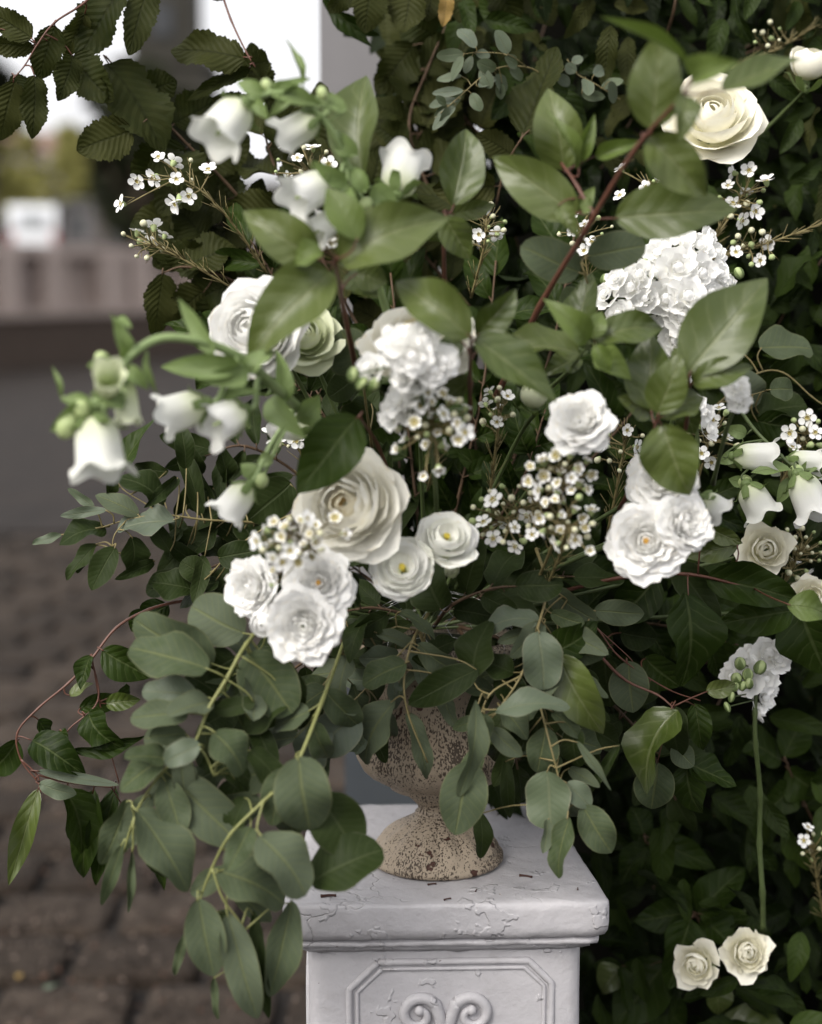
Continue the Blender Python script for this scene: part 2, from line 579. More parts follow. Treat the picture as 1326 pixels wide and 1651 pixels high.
def stone_mat(name, a, b, speck, rough=0.7, sc=1.0, spec=0.4):
    t = NT(name)
    ob = t.n('ShaderNodeObjectInfo')
    tc = t.n('ShaderNodeNewGeometry')
    pos = tc.outputs['Position']
    n1 = t.noise(13 * sc, 6, pos, 0.75)
    n2 = t.noise(38 * sc, 5, pos, 0.75)
    n3 = t.noise(240 * sc, 2, pos, 0.6)
    c = t.mix(t.step(n1, 0.3, 0.7), a, b)
    c = t.mix(t.math('MULTIPLY', ob.outputs['Random'], 0.75), c, [x * 0.5 for x in a])
    c = t.mix(t.math('MULTIPLY', t.step(n2, 0.45, 0.75), 0.75), c, speck)
    c = t.mix(t.math('MULTIPLY', t.step(n3, 0.58, 0.68), 0.75), c, [x * 5.0 for x in speck])
    h = t.math('ADD', t.math('MULTIPLY', n2, 1.0), t.math('MULTIPLY', n3, 0.5))
    return t.done(t.bsdf(c, t.math('ADD', t.math('MULTIPLY', n2, 0.3), rough - 0.15), spec, t.bump(h, 1.0, 0.006)))


SETT = stone_mat('sett_stone', (0.021, 0.0148, 0.0108), (0.068, 0.0525, 0.041), (0.008, 0.006, 0.0042), 0.88, 1.0, 0.15)
JOINT = stone_mat('joint_grit', (0.006, 0.0045, 0.0035), (0.010, 0.0075, 0.006), (0.02, 0.015, 0.012), 0.9, 1.5)
ROADM = stone_mat('damp_road', (0.0085, 0.0058, 0.0042), (0.021, 0.0148, 0.0110), (0.004, 0.0028, 0.002), 0.8, 0.12, 0.2)

sheet('ground', -260, 260, -30, 420, -0.03, ROADM)
sheet('pavement_bed', -6, 4, -2, 9.6, -0.027, JOINT)['kind'] = 'structure'
sheet('road', -60, 60, 9.6, 120, -0.006, ROADM)
pav = bpy.data.objects.new('pavement', None)
COL.objects.link(pav)
pav['kind'] = 'structure'


def sett_mesh(seed):
    rr = random.Random(seed)
    mb = MB()
    n, hx, hy = 6, 0.131, 0.121
    vs, fs = [], []
    e = 0.008
    ring = []
    def corner(i):
        k = i % 16
        s = k // 4
        t = (k % 4) / 4
        c = [(-1, -1), (1, -1), (1, 1), (-1, 1)]
        a, b = c[s], c[(s + 1) % 4]
        return a[0] + (b[0] - a[0]) * t, a[1] + (b[1] - a[1]) * t
    jit = [(rr.uniform(-.006, .006), rr.uniform(-.006, .006)) for _ in range(16)]
    for lev, (ins, z) in enumerate(((0.0, -0.05), (0.0, -0.014), (0.004, -0.005), (e, 0.0), (0.05, 0.003))):
        for i in range(16):
            cx, cy = corner(i)
            rad = 0.98 if i % 4 == 0 else 1.0
            vs.append(((hx - ins) * cx * rad + jit[i][0], (hy - ins) * cy * rad + jit[i][1], z + (rr.uniform(-.0025, .0025) if lev > 1 else 0)))
    for l in range(4):
        for i in range(16):
            j = (i + 1) % 16
            fs.append((l * 16 + i, l * 16 + j, (l + 1) * 16 + j, (l + 1) * 16 + i))
    vs.append((0, 0, 0.004))
    for i in range(16):
        fs.append((64 + i, 64 + (i + 1) % 16, 80))
    mb.add(vs, fs)
    return mb.mesh('sett', SETT)


SM = [sett_mesh(i) for i in range(7)]
rr = random.Random(4)
row, y = 0, 2.95
while y < 9.4:
    wl_, wr_ = -0.25 * y - 0.30, (0.30 if y < 4 else -.02 * y)
    x = wl_ + (0.14 if row % 2 else 0.0) + rr.uniform(-.02, .02)
    while x < wr_:
        M = Matrix.Translation((x, y, rr.uniform(-.004, .003))) @ Matrix.Rotation(rr.uniform(-.02, .02) + (math.pi if rr.random() < .5 else 0), 4, 'Z')
        o = put('sett', rr.choice(SM), pav, M)
        x += 0.288
    y += 0.267
    row += 1

# loose grit lying on the setts
GRITM = []
for gi, gc in enumerate(((0.16, 0.125, 0.105), (0.012, 0.009, 0.007), (0.09, 0.05, 0.035))):
    GRITM.append(plain('grit_stone', gc, 0.85, 0.2, 0.4, 200))
mb = MB()
rr = random.Random(77)
for k in range(3200):
    y_ = rr.uniform(2.9, 4.9)
    x_ = rr.uniform(-.26 * y_ - .1, .1)
    r_ = rr.choice((.002, .003, .004, .007)) * rr.uniform(.6, 1.2)
    q = Quaternion((rr.gauss(0, 1), rr.gauss(0, 1), rr.gauss(0, 1), rr.gauss(0, 1))).normalized()
    c = Vector((x_, y_, .004 + r_ * .3))
    mb.add([c + q @ (Vector(v) * r_) for v in ((1, 0, 0), (-1, .1, 0), (0, .8, 0), (0, -1, 0), (0, 0, .7), (0, .1, -.7))],
           [(0, 2, 4), (2, 1, 4), (1, 3, 4), (3, 0, 4), (2, 0, 5), (1, 2, 5), (3, 1, 5), (0, 3, 5)], None, rr.choice((0, 0, 1, 1, 1, 2)))
o = put('grit', mb.mesh('grit', GRITM, False))
tag(o, 'loose grit and crumbs scattered over the dark paving', 'grit', None, 'stuff')

# ---- the wall across the road: dark base, coping, pale parapet with dark slots
WALLB = stone_mat('dark_wall_stone', (0.048, 0.032, 0.022), (0.070, 0.047, 0.034), (0.03, 0.02, 0.014), 0.8, 0.3)
WALLP = stone_mat('pale_parapet_stone', (0.34, 0.275, 0.245), (0.43, 0.355, 0.32), (0.29, 0.235, 0.205), 0.8, 0.3)
SLOT = plain('dark_slot', (0.20, 0.16, 0.147), 0.8)
A, B = Vector((-8.6, 21.4, 0)), Vector((-2.2, 36.5, 0))
ax = (B - A).normalized()
ay = Vector((-ax.y, ax.x, 0))
WM = Matrix(((ax.x, ay.x, 0, A.x), (ax.y, ay.y, 0, A.y), (0, 0, 1, 0), (0, 0, 0, 1)))
LW = (B - A).length
wt = thing('boundary_wall', A, 'low stone wall across the damp road with pale parapet above its dark base', 'wall')
def wp(name, lo, hi, mat, bevel=0.0):
    mb = MB()
    box(mb, lo, hi, 0, WM)
    return put(name, mb.mesh(name, mat, False), wt)
wp('wall_base', (0, 0, -.05), (LW, .5, .80), WALLB)
wp('coping', (0, -.08, .80), (LW, .58, .93), WALLP)
wp('top_rail', (0, .06, 1.78), (LW, .44, 1.95), WALLP)
wp('back_panel', (0, .30, .93), (LW, .38, 1.78), WALLP)
x = 0.0
i = 0
while x < LW - .5:
    wp('pier', (x, .05, .93), (x + .55 + .25 * (i % 3 == 0), .298, 1.78), WALLP)
    if i % 2 == 0: wp('slot_panel', (x + .85, .26, 1.0), (x + 1.15, .297, 1.70), SLOT)
    x += (1.25, 1.6, 1.05, 1.9)[i % 4]
    i += 1

# ---- rising bank, van, round tree, hedge row, houses, tower
BANKM = stone_mat('bank_grass', (0.05, 0.052, 0.03), (0.065, 0.06, 0.04), (0.04, 0.035, 0.025), 0.9, 0.2)
mb = MB()
mb.add([(-60, 40, 0), (60, 40, 0), (60, 48, 1.7), (-60, 48, 1.7), (60, 110, 2.4), (-60, 110, 2.4), (60, 110, 0), (-60, 110, 0)],
       [(0, 1, 2, 3), (3, 2, 4, 5), (5, 4, 6, 7), (0, 3, 5, 7), (1, 6, 4, 2)])
o = put('bank', mb.mesh('bank', BANKM, False))
o['kind'] = 'structure'

WHITEV = plain('white_van_paint', (0.78, 0.80, 0.84), 0.3, 0.5, 0.03)
GLASSD = plain('dark_glass', (0.02, 0.022, 0.025), 0.1, 0.5, 0.1)
GLASSV = plain('grey_van_glass', (0.30, 0.32, 0.34), 0.15, 0.5, 0.1)  # plain grey base colour keeps the rear window low in contrast
RUB = plain('rubber', (0.02, 0.02, 0.02), 0.8)
REDL = plain('red_lens', (0.35, 0.03, 0.02), 0.3)
vp = at(53, 400, 50)
vt = thing('parked_van', (vp.x, vp.y, 1.72), 'white van parked beyond the pale parapet below the olive green tree', 'van')
Vm = Matrix.Translation((vp.x, vp.y, 1.70)) @ Matrix.Rotation(.217, 4, 'Z') @ Matrix.Scale(.78, 4)
mb = MB()
prof = [(-2.3, .45), (-2.3, 1.9), (-2.15, 2.22), (1.0, 2.25), (1.75, 1.45), (2.35, 1.2), (2.4, .45)]
vs = [Vm @ Vector((sx, yy, zz)) for sx in (-.86, .86) for yy, zz in prof]
n = len(prof)
mb.add(vs, [tuple(range(n)), tuple(reversed(range(n, 2 * n)))] + [(k, n + k, n + (k + 1) % n, (k + 1) % n) for k in range(n)])
put('body', mb.mesh('body', WHITEV, False), vt)
for nm, lo, hi, mt in (('rear_window', (-.5, -2.34, 1.45), (.5, -2.302, 1.95), GLASSV), ('bumper', (-.88, -2.42, .42), (.88, -2.305, .68), RUB),
                       ('tail_light', (-.84, -2.33, .9), (-.70, -2.303, 1.3), REDL), ('tail_light', (.70, -2.33, .9), (.84, -2.303, 1.3), REDL)):
    mb = MB()
    box(mb, lo, hi, 0, Vm)
    put(nm, mb.mesh(nm, mt, False), vt)
for sx in (-.78, .78):
    for sy in (-1.5, 1.5):
        mb = MB()
        tube(mb, [Vm @ Vector((sx - .1, sy, .33)), Vm @ Vector((sx + .1, sy, .33))], .33, .33, 14)
        put('wheel', mb.mesh('wheel', RUB, False), vt)

BARK = plain('bark', (0.05, 0.038, 0.028), 0.9, 0.2, 0.4, 6, 0.8, 0.02)
def crown_mat(nm, c):
    t = NT(nm)
    ob = t.n('ShaderNodeObjectInfo')
    g = t.n('ShaderNodeNewGeometry')
    n = t.noise(1.3, 3, g.outputs['Position'])
    col = t.mix(n, [x * .6 for x in c], [x * 1.35 for x in c])
    return t.done(t.with_translucent(t.bsdf(col, .7, .2), col, .2))
OLIVE = crown_mat('olive_crown', (0.24, 0.23, 0.075))
DARKG = crown_mat('dark_crown', (0.020, 0.024, 0.010))


def tree(name, label, base, h, rad, mat, seed, n=1500, leaf=.28, squash=1.0, trunk=.4):
    rr = random.Random(seed)
    t = thing(name, base, label, 'tree', 'trees beyond the wall')
    mb = MB()
    top = Vector(base) + Vector((0, 0, h - rad))
    tube(mb, smooth([Vector(base), Vector(base) + Vector((.1, 0, h * .3)), top]), rad * .12, rad * .05, 8)
    for k in range(6):
        a = k * 1.05
        tube(mb, smooth([Vector(base) + Vector((0, 0, h * trunk)), top + Vector((math.cos(a) * rad * .6, math.sin(a) * rad * .6, rr.uniform(-.3, .3) * rad))]), rad * .05, rad * .02, 6)
    put('trunk', mb.mesh('trunk', BARK), t)
    mb = MB()
    cl = []
    for k in range(26):
        v = Vector((rr.gauss(0, 1), rr.gauss(0, 1), rr.gauss(0, 1))).normalized() * rad * rr.uniform(.45, .85)
        cl.append((top + Vector((v.x, v.y, v.z * squash)), rad * rr.uniform(.22, .4)))
    for k in range(n):
        c, r_ = rr.choice(cl)
        p = c + Vector((rr.gauss(0, 1), rr.gauss(0, 1), rr.gauss(0, 1))).normalized() * r_ * rr.uniform(.5, 1)
        q = Quaternion((rr.gauss(0, 1), rr.gauss(0, 1), rr.gauss(0, 1), rr.gauss(0, 1))).normalized()
        s = leaf * rr.uniform(.6, 1.2)
        mb.add([p + q @ Vector(w) * s for w in ((-.5, 0, 0), (0, -.3, .05), (.5, 0, 0), (0, .3, .05))], [(0, 1, 2, 3)])
    o = put('crown', mb.mesh('crown', mat), t)
    o['kind'] = 'stuff'
    return t


def gz(y): return 0 if y < 40 else (1.7 * (y - 40) / 8 if y < 48 else 1.7 + .7 * (y - 48) / 62)
for nm, lb, px, yy, topy, rad, mat, sd_ in (
        ('round_tree', 'olive green round tree standing above the white van', 85, 76, 200, 2.5, OLIVE, 3),
        ('round_tree', 'olive green tree at the left edge beside the white van', -45, 75, 215, 2.3, OLIVE, 5),
        ('round_tree', 'smaller olive tree between the white van and the dark tower', 165, 72, 225, 1.6, OLIVE, 13),
        ('dark_tree', 'dark evergreen tree in front of the dark stepped tower', 225, 42, 120, 1.9, DARKG, 8),
        ('dark_tree', 'dark narrow tree at the left edge under the hornbeam leaves', -15, 50, 90, 1.2, DARKG, 9)):
    p = at(px, 400, yy)
    zt = at(px, topy, yy).z
    b = (p.x, p.y, gz(p.y) - .02)
    tree(nm, lb, b, zt - b[2], rad, mat, sd_, 2600, .5, 1.15)

HOUSEW = plain('house_render', (0.28, 0.25, 0.24), 0.9, 0.2, 0.2, .8)
HOUSEG = plain('grey_house_render', (0.11, 0.10, 0.10), 0.9, 0.2, 0.2, .8)
ROOFM = plain('red_roof', (0.20, 0.13, 0.11), 0.9, 0.2, 0.2, 1.5)
TOWM = plain('dark_tower_stone', (0.032, 0.030, 0.025), 0.9, 0.2, 0.25, 1.2)


def house(name, label, cat, x0, x1, d, ytop, wallm, roofm, nwin, depth=7):
    p0, p1 = at(x0, 400, d), at(x1, 400, d)
    zt = at(x0, ytop, d).z
    g = gz(p0.y) - .02
    t = thing(name, (p0.x, p0.y, g), label, cat)
    mb = MB()
    box(mb, (p0.x, p0.y, g), (p1.x, p0.y + depth, zt - 1.2))
    put('wall', mb.mesh('wall', wallm, False), t)
    mb = MB()
    e = .25
    a, b, yy, y2 = p0.x - e, p1.x + e, p0.y - e, p0.y + depth + e
    mb.add([(a, yy, zt - 1.2), (b, yy, zt - 1.2), (b, y2, zt - 1.2), (a, y2, zt - 1.2), (a + 1, (yy + y2) / 2, zt), (b - 1, (yy + y2) / 2, zt)],
           [(0, 1, 5, 4), (1, 2, 5), (2, 3, 4, 5), (3, 0, 4), (3, 2, 1, 0)])
    put('roof', mb.mesh('roof', roofm, False), t)
    for i in range(nwin):
        for z in (g + 1.0, g + 3.4):
            if z + 1.4 > zt - 1.3: continue
            xx = p0.x + (p1.x - p0.x) * (i + .5) / nwin
            mb = MB()
            box(mb, (xx - .45, p0.y - .05, z), (xx + .45, p0.y - .003, z + 1.3))
            w = put('window', mb.mesh('window', HOUSEW, False), t)
            mb = MB()
            box(mb, (xx - .37, p0.y - .056, z + .08), (xx + .37, p0.y - .052, z + 1.22))
            sub('pane', mb.mesh('pane', GLASSD, False), w)
    return t


house('far_house', 'pale house with red roof far behind the olive green tree', 'house', -160, 175, 82, 205, HOUSEW, ROOFM, 5)
house('far_house', 'low grey house behind the pale parapet beside the white van', 'house', 95, 560, 74, 285, HOUSEG, TOWM, 7)

tw = at(205, 400, 45)
tb = gz(tw.y) - .02
tt = thing('stepped_tower', (tw.x, tw.y, tb), 'tall dark stepped tower standing blurred against the white sky', 'tower')
for nm, x0, x1, yt, yb_, dp in (('tower_base', 192, 337, 105, None, 3.0), ('tower_top', 214, 313, -120, 105, 2.2), ('cornice', 186, 342, 96, 108, 3.2)):
    p0, p1 = at(x0, 400, 45), at(x1, 400, 45)
    z1 = at(x0, yt, 45).z
    z0 = tb if yb_ is None else at(x0, yb_, 45).z
    off = (3.2 - dp) / 2
    mb = MB()
    box(mb, (p0.x, p0.y + off, z0), (p1.x, p0.y + off + dp, z1))
    put(nm, mb.mesh(nm, TOWM, False), tt)
mb = MB()
p0, p1 = at(245, 400, 45), at(282, 400, 45)
box(mb, (p0.x, p0.y + .42, at(245, 60, 45).z), (p1.x, p0.y + .498, at(245, 10, 45).z))
put('louvre_opening', mb.mesh('louvre_opening', GLASSD, False), tt)

# ---- metal fence on top of the bank
FENM = plain('grey_fence_paint', (0.10, 0.10, 0.105), 0.6)
f0, f1 = at(96, 400, 49), at(420, 400, 49)
ft = thing('metal_fence', (f0.x, f0.y, 1.7), 'grey metal bar fence standing behind the pale parapet right of the white van', 'fence')
for z_ in (2.05, 3.55):
    mb = MB()
    box(mb, (f0.x, f0.y - .03, z_), (f1.x, f0.y + .03, z_ + .09))
    put('rail', mb.mesh('rail', FENM, False), ft)
mb = MB()
box(mb, (-.045, -.028, 0), (.045, .028, 1.95))
barm = mb.mesh('bar', FENM, False)
x = f0.x
k = 0
while x < f1.x:
    put('bar', barm, ft, Matrix.Translation((x, f0.y - .06, 1.69)))
    x += .30 + .25 * (k % 4 == 3)
    k += 1

# ---- pillar behind the flowers
PILM = plain('grey_pillar_paint', (0.17, 0.165, 0.17), 0.7, 0.3, 0.08, 14, 0.3, 0.001)
SLATE = plain('slate_blue_plinth_paint', (0.042, 0.049, 0.057), 0.6, 0.35, 0.15, 20, 0.3, 0.001)
PD = 2.95
px0, px1 = at(521, 825, PD).x, at(742, 825, PD).x
py = at(521, 825, PD).y
pt = thing('pillar', ((px0 + px1) / 2, py, 0), 'pale grey square pillar on a slate blue plinth half hidden by leaves', 'pillar')
mb = MB()
box(mb, (px0, py, .86), (px1, py + .22, 2.9))
put('shaft', mb.mesh('shaft', PILM, False), pt)
mb = MB()
bx0, bx1 = at(551, 1250, PD - .1).x, at(905, 1250, PD - .1).x
box(mb, (bx0, py - .03, 0), (bx1, py + .26, .82))
put('plinth', mb.mesh('plinth', SLATE, False), pt)
mb = MB()
box(mb, (bx0 - .012, py - .042, .82), (bx1 + .012, py + .272, .86))
put('plinth_moulding', mb.mesh('plinth_moulding', SLATE, False), pt)

# ================================================================ PEDESTAL
PED_D = 1.87
pc = at(711, 1456, PED_D)
PZ = pc.z
HW = 0.181
ROTP = R(2.2)
pcen = Vector((pc.x, pc.y + HW * .985, PZ))
PM = Matrix.Translation(pcen) @ Matrix.Rotation(ROTP, 4, 'Z')


def ped_mat():
    t = NT('chipped_white_paint')
    v = t.obj()
    n1 = t.noise(9, 5, v, 0.6)
    n2 = t.noise(60, 4, v, 0.65)
    n3 = t.noise(26, 3, v, 0.6)
    wob = t.n('ShaderNodeVectorMath', operation='ADD')
    nz = t.n('ShaderNodeTexNoise')
    nz.inputs['Scale'].default_value = 18
    nz.inputs['Detail'].default_value = 4
    t.t.links.new(v, nz.inputs['Vector'])
    sc = t.n('ShaderNodeVectorMath', operation='SCALE')
    t.t.links.new(nz.outputs[1], sc.inputs[0])
    sc.inputs['Scale'].default_value = 0.07
    t.t.links.new(v, wob.inputs[0])
    t.t.links.new(sc.outputs[0], wob.inputs[1])
    vo = t.n('ShaderNodeTexVoronoi', feature='DISTANCE_TO_EDGE')
    vo.inputs['Scale'].default_value = 13
    t.t.links.new(wob.outputs[0], vo.inputs['Vector'])
    mask = t.step(t.noise(7, 3, v), 0.59, 0.66)
    crack = t.math('MULTIPLY', t.math('SUBTRACT', 1.0, t.step(vo.outputs['Distance'], 0.0, 0.022)), mask)
    flake = t.step(n3, 0.60, 0.64)
    chip = t.step(t.noise(34, 2, v), 0.735, 0.76)
    dots = t.step(t.noise(150, 1, v), 0.80, 0.83)
    col = t.mix(n1, (0.37, 0.36, 0.375), (0.46, 0.45, 0.47))
    col = t.mix(t.math('MULTIPLY', t.step(n2, .5, .75), .25), col, (0.30, 0.28, 0.28))
    col = t.mix(t.math('MULTIPLY', crack, 0.16), col, (0.20, 0.18, 0.17))
    col = t.mix(chip, col, (0.34, 0.22, 0.14))
    col = t.mix(t.math('MULTIPLY', dots, .8), col, (0.08, 0.05, 0.04))
    h = t.math('ADD', t.math('MULTIPLY', flake, 0.5), t.math('MULTIPLY', n2, 0.6))
    h = t.math('ADD', h, t.math('MULTIPLY', n3, 0.8))
    h = t.math('SUBTRACT', h, t.math('MULTIPLY', crack, 0.4))
    h = t.math('SUBTRACT', h, t.math('MULTIPLY', chip, 0.5))
    return t.done(t.bsdf(col, t.math('ADD', t.math('MULTIPLY', n2, .25), .38), .45, t.bump(h, 0.9, 0.0026)))


PEDM = ped_mat()
pe = thing('pedestal', pcen, 'chipped white square pedestal with scroll relief under the weathered urn', 'pedestal')
rrp = random.Random(12)


def sq_ring(hw, z, taper, n=22, ch=0.0035, jit=0.0006):
    pts = []
    cs = [(-1, -1), (1, -1), (1, 1), (-1, 1)]
    for s in range(4):
        a, b = cs[s], cs[(s + 1) % 4]
        for k in range(n):
            t = (k + 0.0) / n
            x, y = a[0] + (b[0] - a[0]) * t, a[1] + (b[1] - a[1]) * t
            if k == 0: x, y = x * (1 - ch / hw), y * (1 - ch / hw)
            X, Y = x * hw, y * hw
            X *= 1 - taper * (Y + hw) / (2 * hw)
            pts.append((X + rrp.gauss(0, jit), Y + rrp.gauss(0, jit), z + rrp.gauss(0, jit)))
    return pts


def sq_lathe(name, prof, taper, cap_top=False, n=22):
    mb = MB()
    vs, fs = [], []
    N = 4 * n
    for hw, z in prof: vs += sq_ring(hw, z, taper, n)
    for i in range(len(prof) - 1):
        for k in range(N):
            k2 = (k + 1) % N
            fs.append((i * N + k, (i + 1) * N + k, (i + 1) * N + k2, i * N + k2))
    if cap_top:
        vs.append((0, 0, prof[0][1] + .0005))
        c = len(vs) - 1
        for k in range(N): fs.append((c, k, (k + 1) % N))
    mb.add([PM @ Vector(v) for v in vs], fs)
    me = mb.mesh(name, PEDM)
    return put(name, me, pe)


TAP = 0.17
sq_lathe('cap', [(.10, .0), (.165, -.0004), (.1772, -.0008), (.1796, -.0020), (.1808, -.0048), (.1812, -.010), (.1813, -.028), (.1806, -.034), (.1778, -.0395), (.172, -.0440), (.168, -.0446), (.15, -.0447)], TAP, True)
sq_lathe('cap_moulding', [(.150, -.0447), (.1645, -.0448), (.1648, -.0462), (.1712, -.0466), (.1722, -.0490), (.1710, -.0520), (.1650, -.0540), (.1640, -.0552), (.1640, -.0572), (.1590, -.0610), (.1555, -.0625), (.1545, -.0640), (.14, -.0642)], TAP * .6)
sq_lathe('shaft', [(.14, -.0643), (.1510, -.0645), (.1518, -.068), (.1520, -.12), (.1520, -.25), (.1525, -.4), (.153, -.60), (.15, -.602)], 0.0)
sq_lathe('base', [(.15, -.6022), (.158, -.604), (.166, -.62), (.176, -.64), (.178, -.66), (.178, -PZ + .002), (.16, -PZ + .001)], 0.0)


def fpt(x, y, out=0.0):
    """Pedestal front-face coordinates from the photo (metres right of centre, metres below the cap)."""
    s = (PED_D + .012) / FPX
    return PM @ Vector(((x - 710) * s, -.1522 - out, -.002 - (y - 1467) * s * 1.0))


def moulding(name, poly, r, closed=True):
    mb = MB()
    pts = [Vector(p) for p in poly]
    fine = []
    m = len(pts)
    for i in range(m if closed else m - 1):
        a, b = pts[i], pts[(i + 1) % m]
        for k in range(8): fine.append(a.lerp(b, k / 8))
    fine.append(fine[0] if closed else pts[-1])
    tube(mb, fine, r, r, 8)
    return put(name, mb.mesh(name, PEDM), pe)


BOT = 1456 + 590 / 1.0 * (1.885 / 1.885)
Y2 = 2215
moulding('panel_moulding', [fpt(*p) for p in ((600, 1578), (846, 1578), (884, 1617), (884, Y2 - 40), (846, Y2), (600, Y2), (553, Y2 - 44), (553, 1624))], .0042)
moulding('panel_moulding', [fpt(*p) for p in ((606, 1590), (839, 1590), (872, 1622), (872, Y2 - 48), (839, Y2 - 12), (606, Y2 - 12), (566, Y2 - 50), (566, 1629))], .0026)
for cx, sg in ((672, 1), (748, -1)):
    # a volute that rises from the inner side, turns over the top and rolls in on itself
    mb = MB()
    pts = []
    for k in range(40):
        a = math.pi * (.15 + 2.3 * k / 39)
        rad = 32 * (1 - .74 * k / 39)
        pts.append(fpt(cx - sg * 6 + sg * rad * math.cos(a) * (1 if k else 1), 1668 - rad * math.sin(a), .001 + .003 * k / 39))
    pts = [fpt(cx + sg * 8, 1860), fpt(cx + sg * 26, 1770), fpt(cx + sg * 33, 1700)] + pts
    tube(mb, smooth(pts, 3), .0074, .0040, 10)
    ball(mb, pts[-1], .0062)
    put('scroll', mb.mesh('scroll', PEDM), pe)
moulding('side_moulding', [PM @ Vector((-.1522, y_, z_)) for y_, z_ in ((-.105, -.10), (.105, -.10), (.12, -.115), (.12, -.54), (.105, -.555), (-.105, -.555), (-.12, -.54), (-.12, -.115))], .004)

# ================================================================ URN
def urn_mat():
    t = NT('crackled_cream_paint')
    v = t.obj()
    n1 = t.noise(16, 5, v, .6)
    st = t.obj((520, 520, 260))
    n2 = t.n('ShaderNodeTexNoise')
    n2.inputs['Scale'].default_value = 1.0
    n2.inputs['Detail'].default_value = 3
    t.t.links.new(st, n2.inputs['Vector'])
    n3 = t.noise(30, 3, v, .6)
    crk = t.step(t.math('ADD', n2.outputs[0], t.math('MULTIPLY', t.math('SUBTRACT', t.noise(11, 4, v, .65), .5), .75)), .585, .615)
    big = t.step(t.math('ADD', n3, t.math('MULTIPLY', t.math('SUBTRACT', t.noise(9, 2, v), .5), .35)), .655, .675)
    col = t.mix(n1, (0.27, 0.215, 0.155), (0.38, 0.32, 0.245))
    col = t.mix(t.math('MULTIPLY', t.step(t.noise(6, 2, v), .5, .7), .4), col, (0.30, 0.21, 0.12))
    col = t.mix(t.math('MULTIPLY', crk, .88), col, (0.034, 0.022, 0.015))
    col = t.mix(big, col, (0.055, 0.022, 0.014))
    h = t.math('SUBTRACT', t.math('MULTIPLY', n1, .3), t.math('ADD', t.math('MULTIPLY', crk, .5), t.math('MULTIPLY', big, .7)))
    return t.done(t.bsdf(col, .62, .35, t.bump(h, .9, .0018)))


URNM = urn_mat()
uc = on_z(704, 1384, PZ + .0015)
ut = thing('urn', uc, 'weathered cream crackle-painted urn holding the flowers on the white pedestal', 'urn')


def lathe(name, prof, lobes=0, amp=0.0, lo=0, hi=9, n=72, gad=None):
    mb = MB()
    vs, fs, uv = [], [], []
    for i, (r, z) in enumerate(prof):
        for k in range(n):
            a = 2 * math.pi * k / n
            rr_ = r
            if lobes and lo <= z <= hi: rr_ = r * (1 + amp * (abs(math.cos(lobes * a / 2)) ** .6 - .6) * math.sin(math.pi * (z - lo) / (hi - lo)))
            vs.append(uc + Vector((rr_ * math.cos(a), rr_ * math.sin(a), z)))
            uv.append((k / n, i / len(prof)))
    for i in range(len(prof) - 1):
        for k in range(n):
            k2 = (k + 1) % n
            fs.append((i * n + k, i * n + k2, (i + 1) * n + k2, (i + 1) * n + k))
    mb.add(vs, fs, uv)
    return put(name, mb.mesh(name, URNM), ut)


lathe('foot', [(.05, .0), (.0765, .0002), (.0785, .003), (.0782, .008), (.0752, .0105), (.0736, .0122), (.0735, .0148), (.0708, .0190), (.0660, .0250), (.0590, .0318), (.0505, .0385), (.0410, .0440), (.0325, .0490), (.0270, .0525), (.0240, .0550), (.0225, .058), (.0215, .062)], 14, .13, .014, .054)
lathe('neck', [(.0200, .0545), (.0252, .0552), (.0250, .0575), (.0222, .0590), (.0212, .0620), (.0225, .0665), (.0275, .0720), (.0335, .0775), (.0370, .0830), (.034, .0875)])
lathe('bowl', [(0.0280, .0855), (0.0440, .0862), (0.0550, .0885), (0.0562, .092), (0.0630, .0965), (0.0772, .104), (0.0866, .1135), (0.0919, .1235), (0.0929, .133), (0.0908, .143), (0.0861, .155), (0.0809, .170), (0.0772, .187), (0.0761, .205), (0.0782, .222), (0.0835, .238), (0.0898, .248)], 18, .05, .09, .145)
lathe('rim', [(.083, .246), (.0885, .2475), (.0935, .251), (.0955, .256), (.0945, .262), (.0905, .266), (.086, .267), (.080, .262), (.076, .24)], 24, .02, .249, .265)
mb = MB()
ball(mb, uc + Vector((0, 0, .238)), .079, 0, 20, 8, (1, 1, .35))
FOAM = plain('dark_urn_filling', (0.012, 0.015, 0.008), 0.95, 0.1, 0.5, 60, 0.8, 0.004)  # near-black body closing the urn mouth
put('filling', mb.mesh('filling', FOAM), ut)

# scraps on the pedestal top
SCRAP = plain('dark_red_scrap', (0.045, 0.017, 0.012), 0.7, 0.3, 0.4, 300)
for x, y_, l, an, lb in ((530, 1447, .0085, .1, 'dark brown scrap of bark lying on the white pedestal near its left front corner'), (848, 1415, .0075, -.25, 'short red brown twig piece lying on the white pedestal right of the urn'),
                         (697, 1427, .0050, .2, 'small dark scrap lying on the white pedestal just in front of the urn foot'), (768, 1437, .0035, 1.2, 'tiny dark crumb on the white pedestal between the urn and front edge'),
                         (722, 1451, .0045, .4, 'thin dark crumb on the front edge of the white pedestal top'), (932, 1434, .0032, 1.4, 'tiny dark crumb near the right front corner of the white pedestal')):
    p = on_z(x, y_, PZ)
    dv = Vector((math.cos(an), math.sin(an) * 1.5, 0)).normalized() * l
    mb = MB()
    r_ = l * .2
    tube(mb, smooth([p - dv + Vector((0, 0, r_)), p + Vector((0, r_ * .7, r_ * 1.1)), p + dv + Vector((0, 0, r_))], 3), r_, r_ * .75, 7, knob=.4)
    o = put('bark_scrap', mb.mesh('bark_scrap', SCRAP))
    tag(o, lb, 'scrap', 'scraps on the pedestal top')

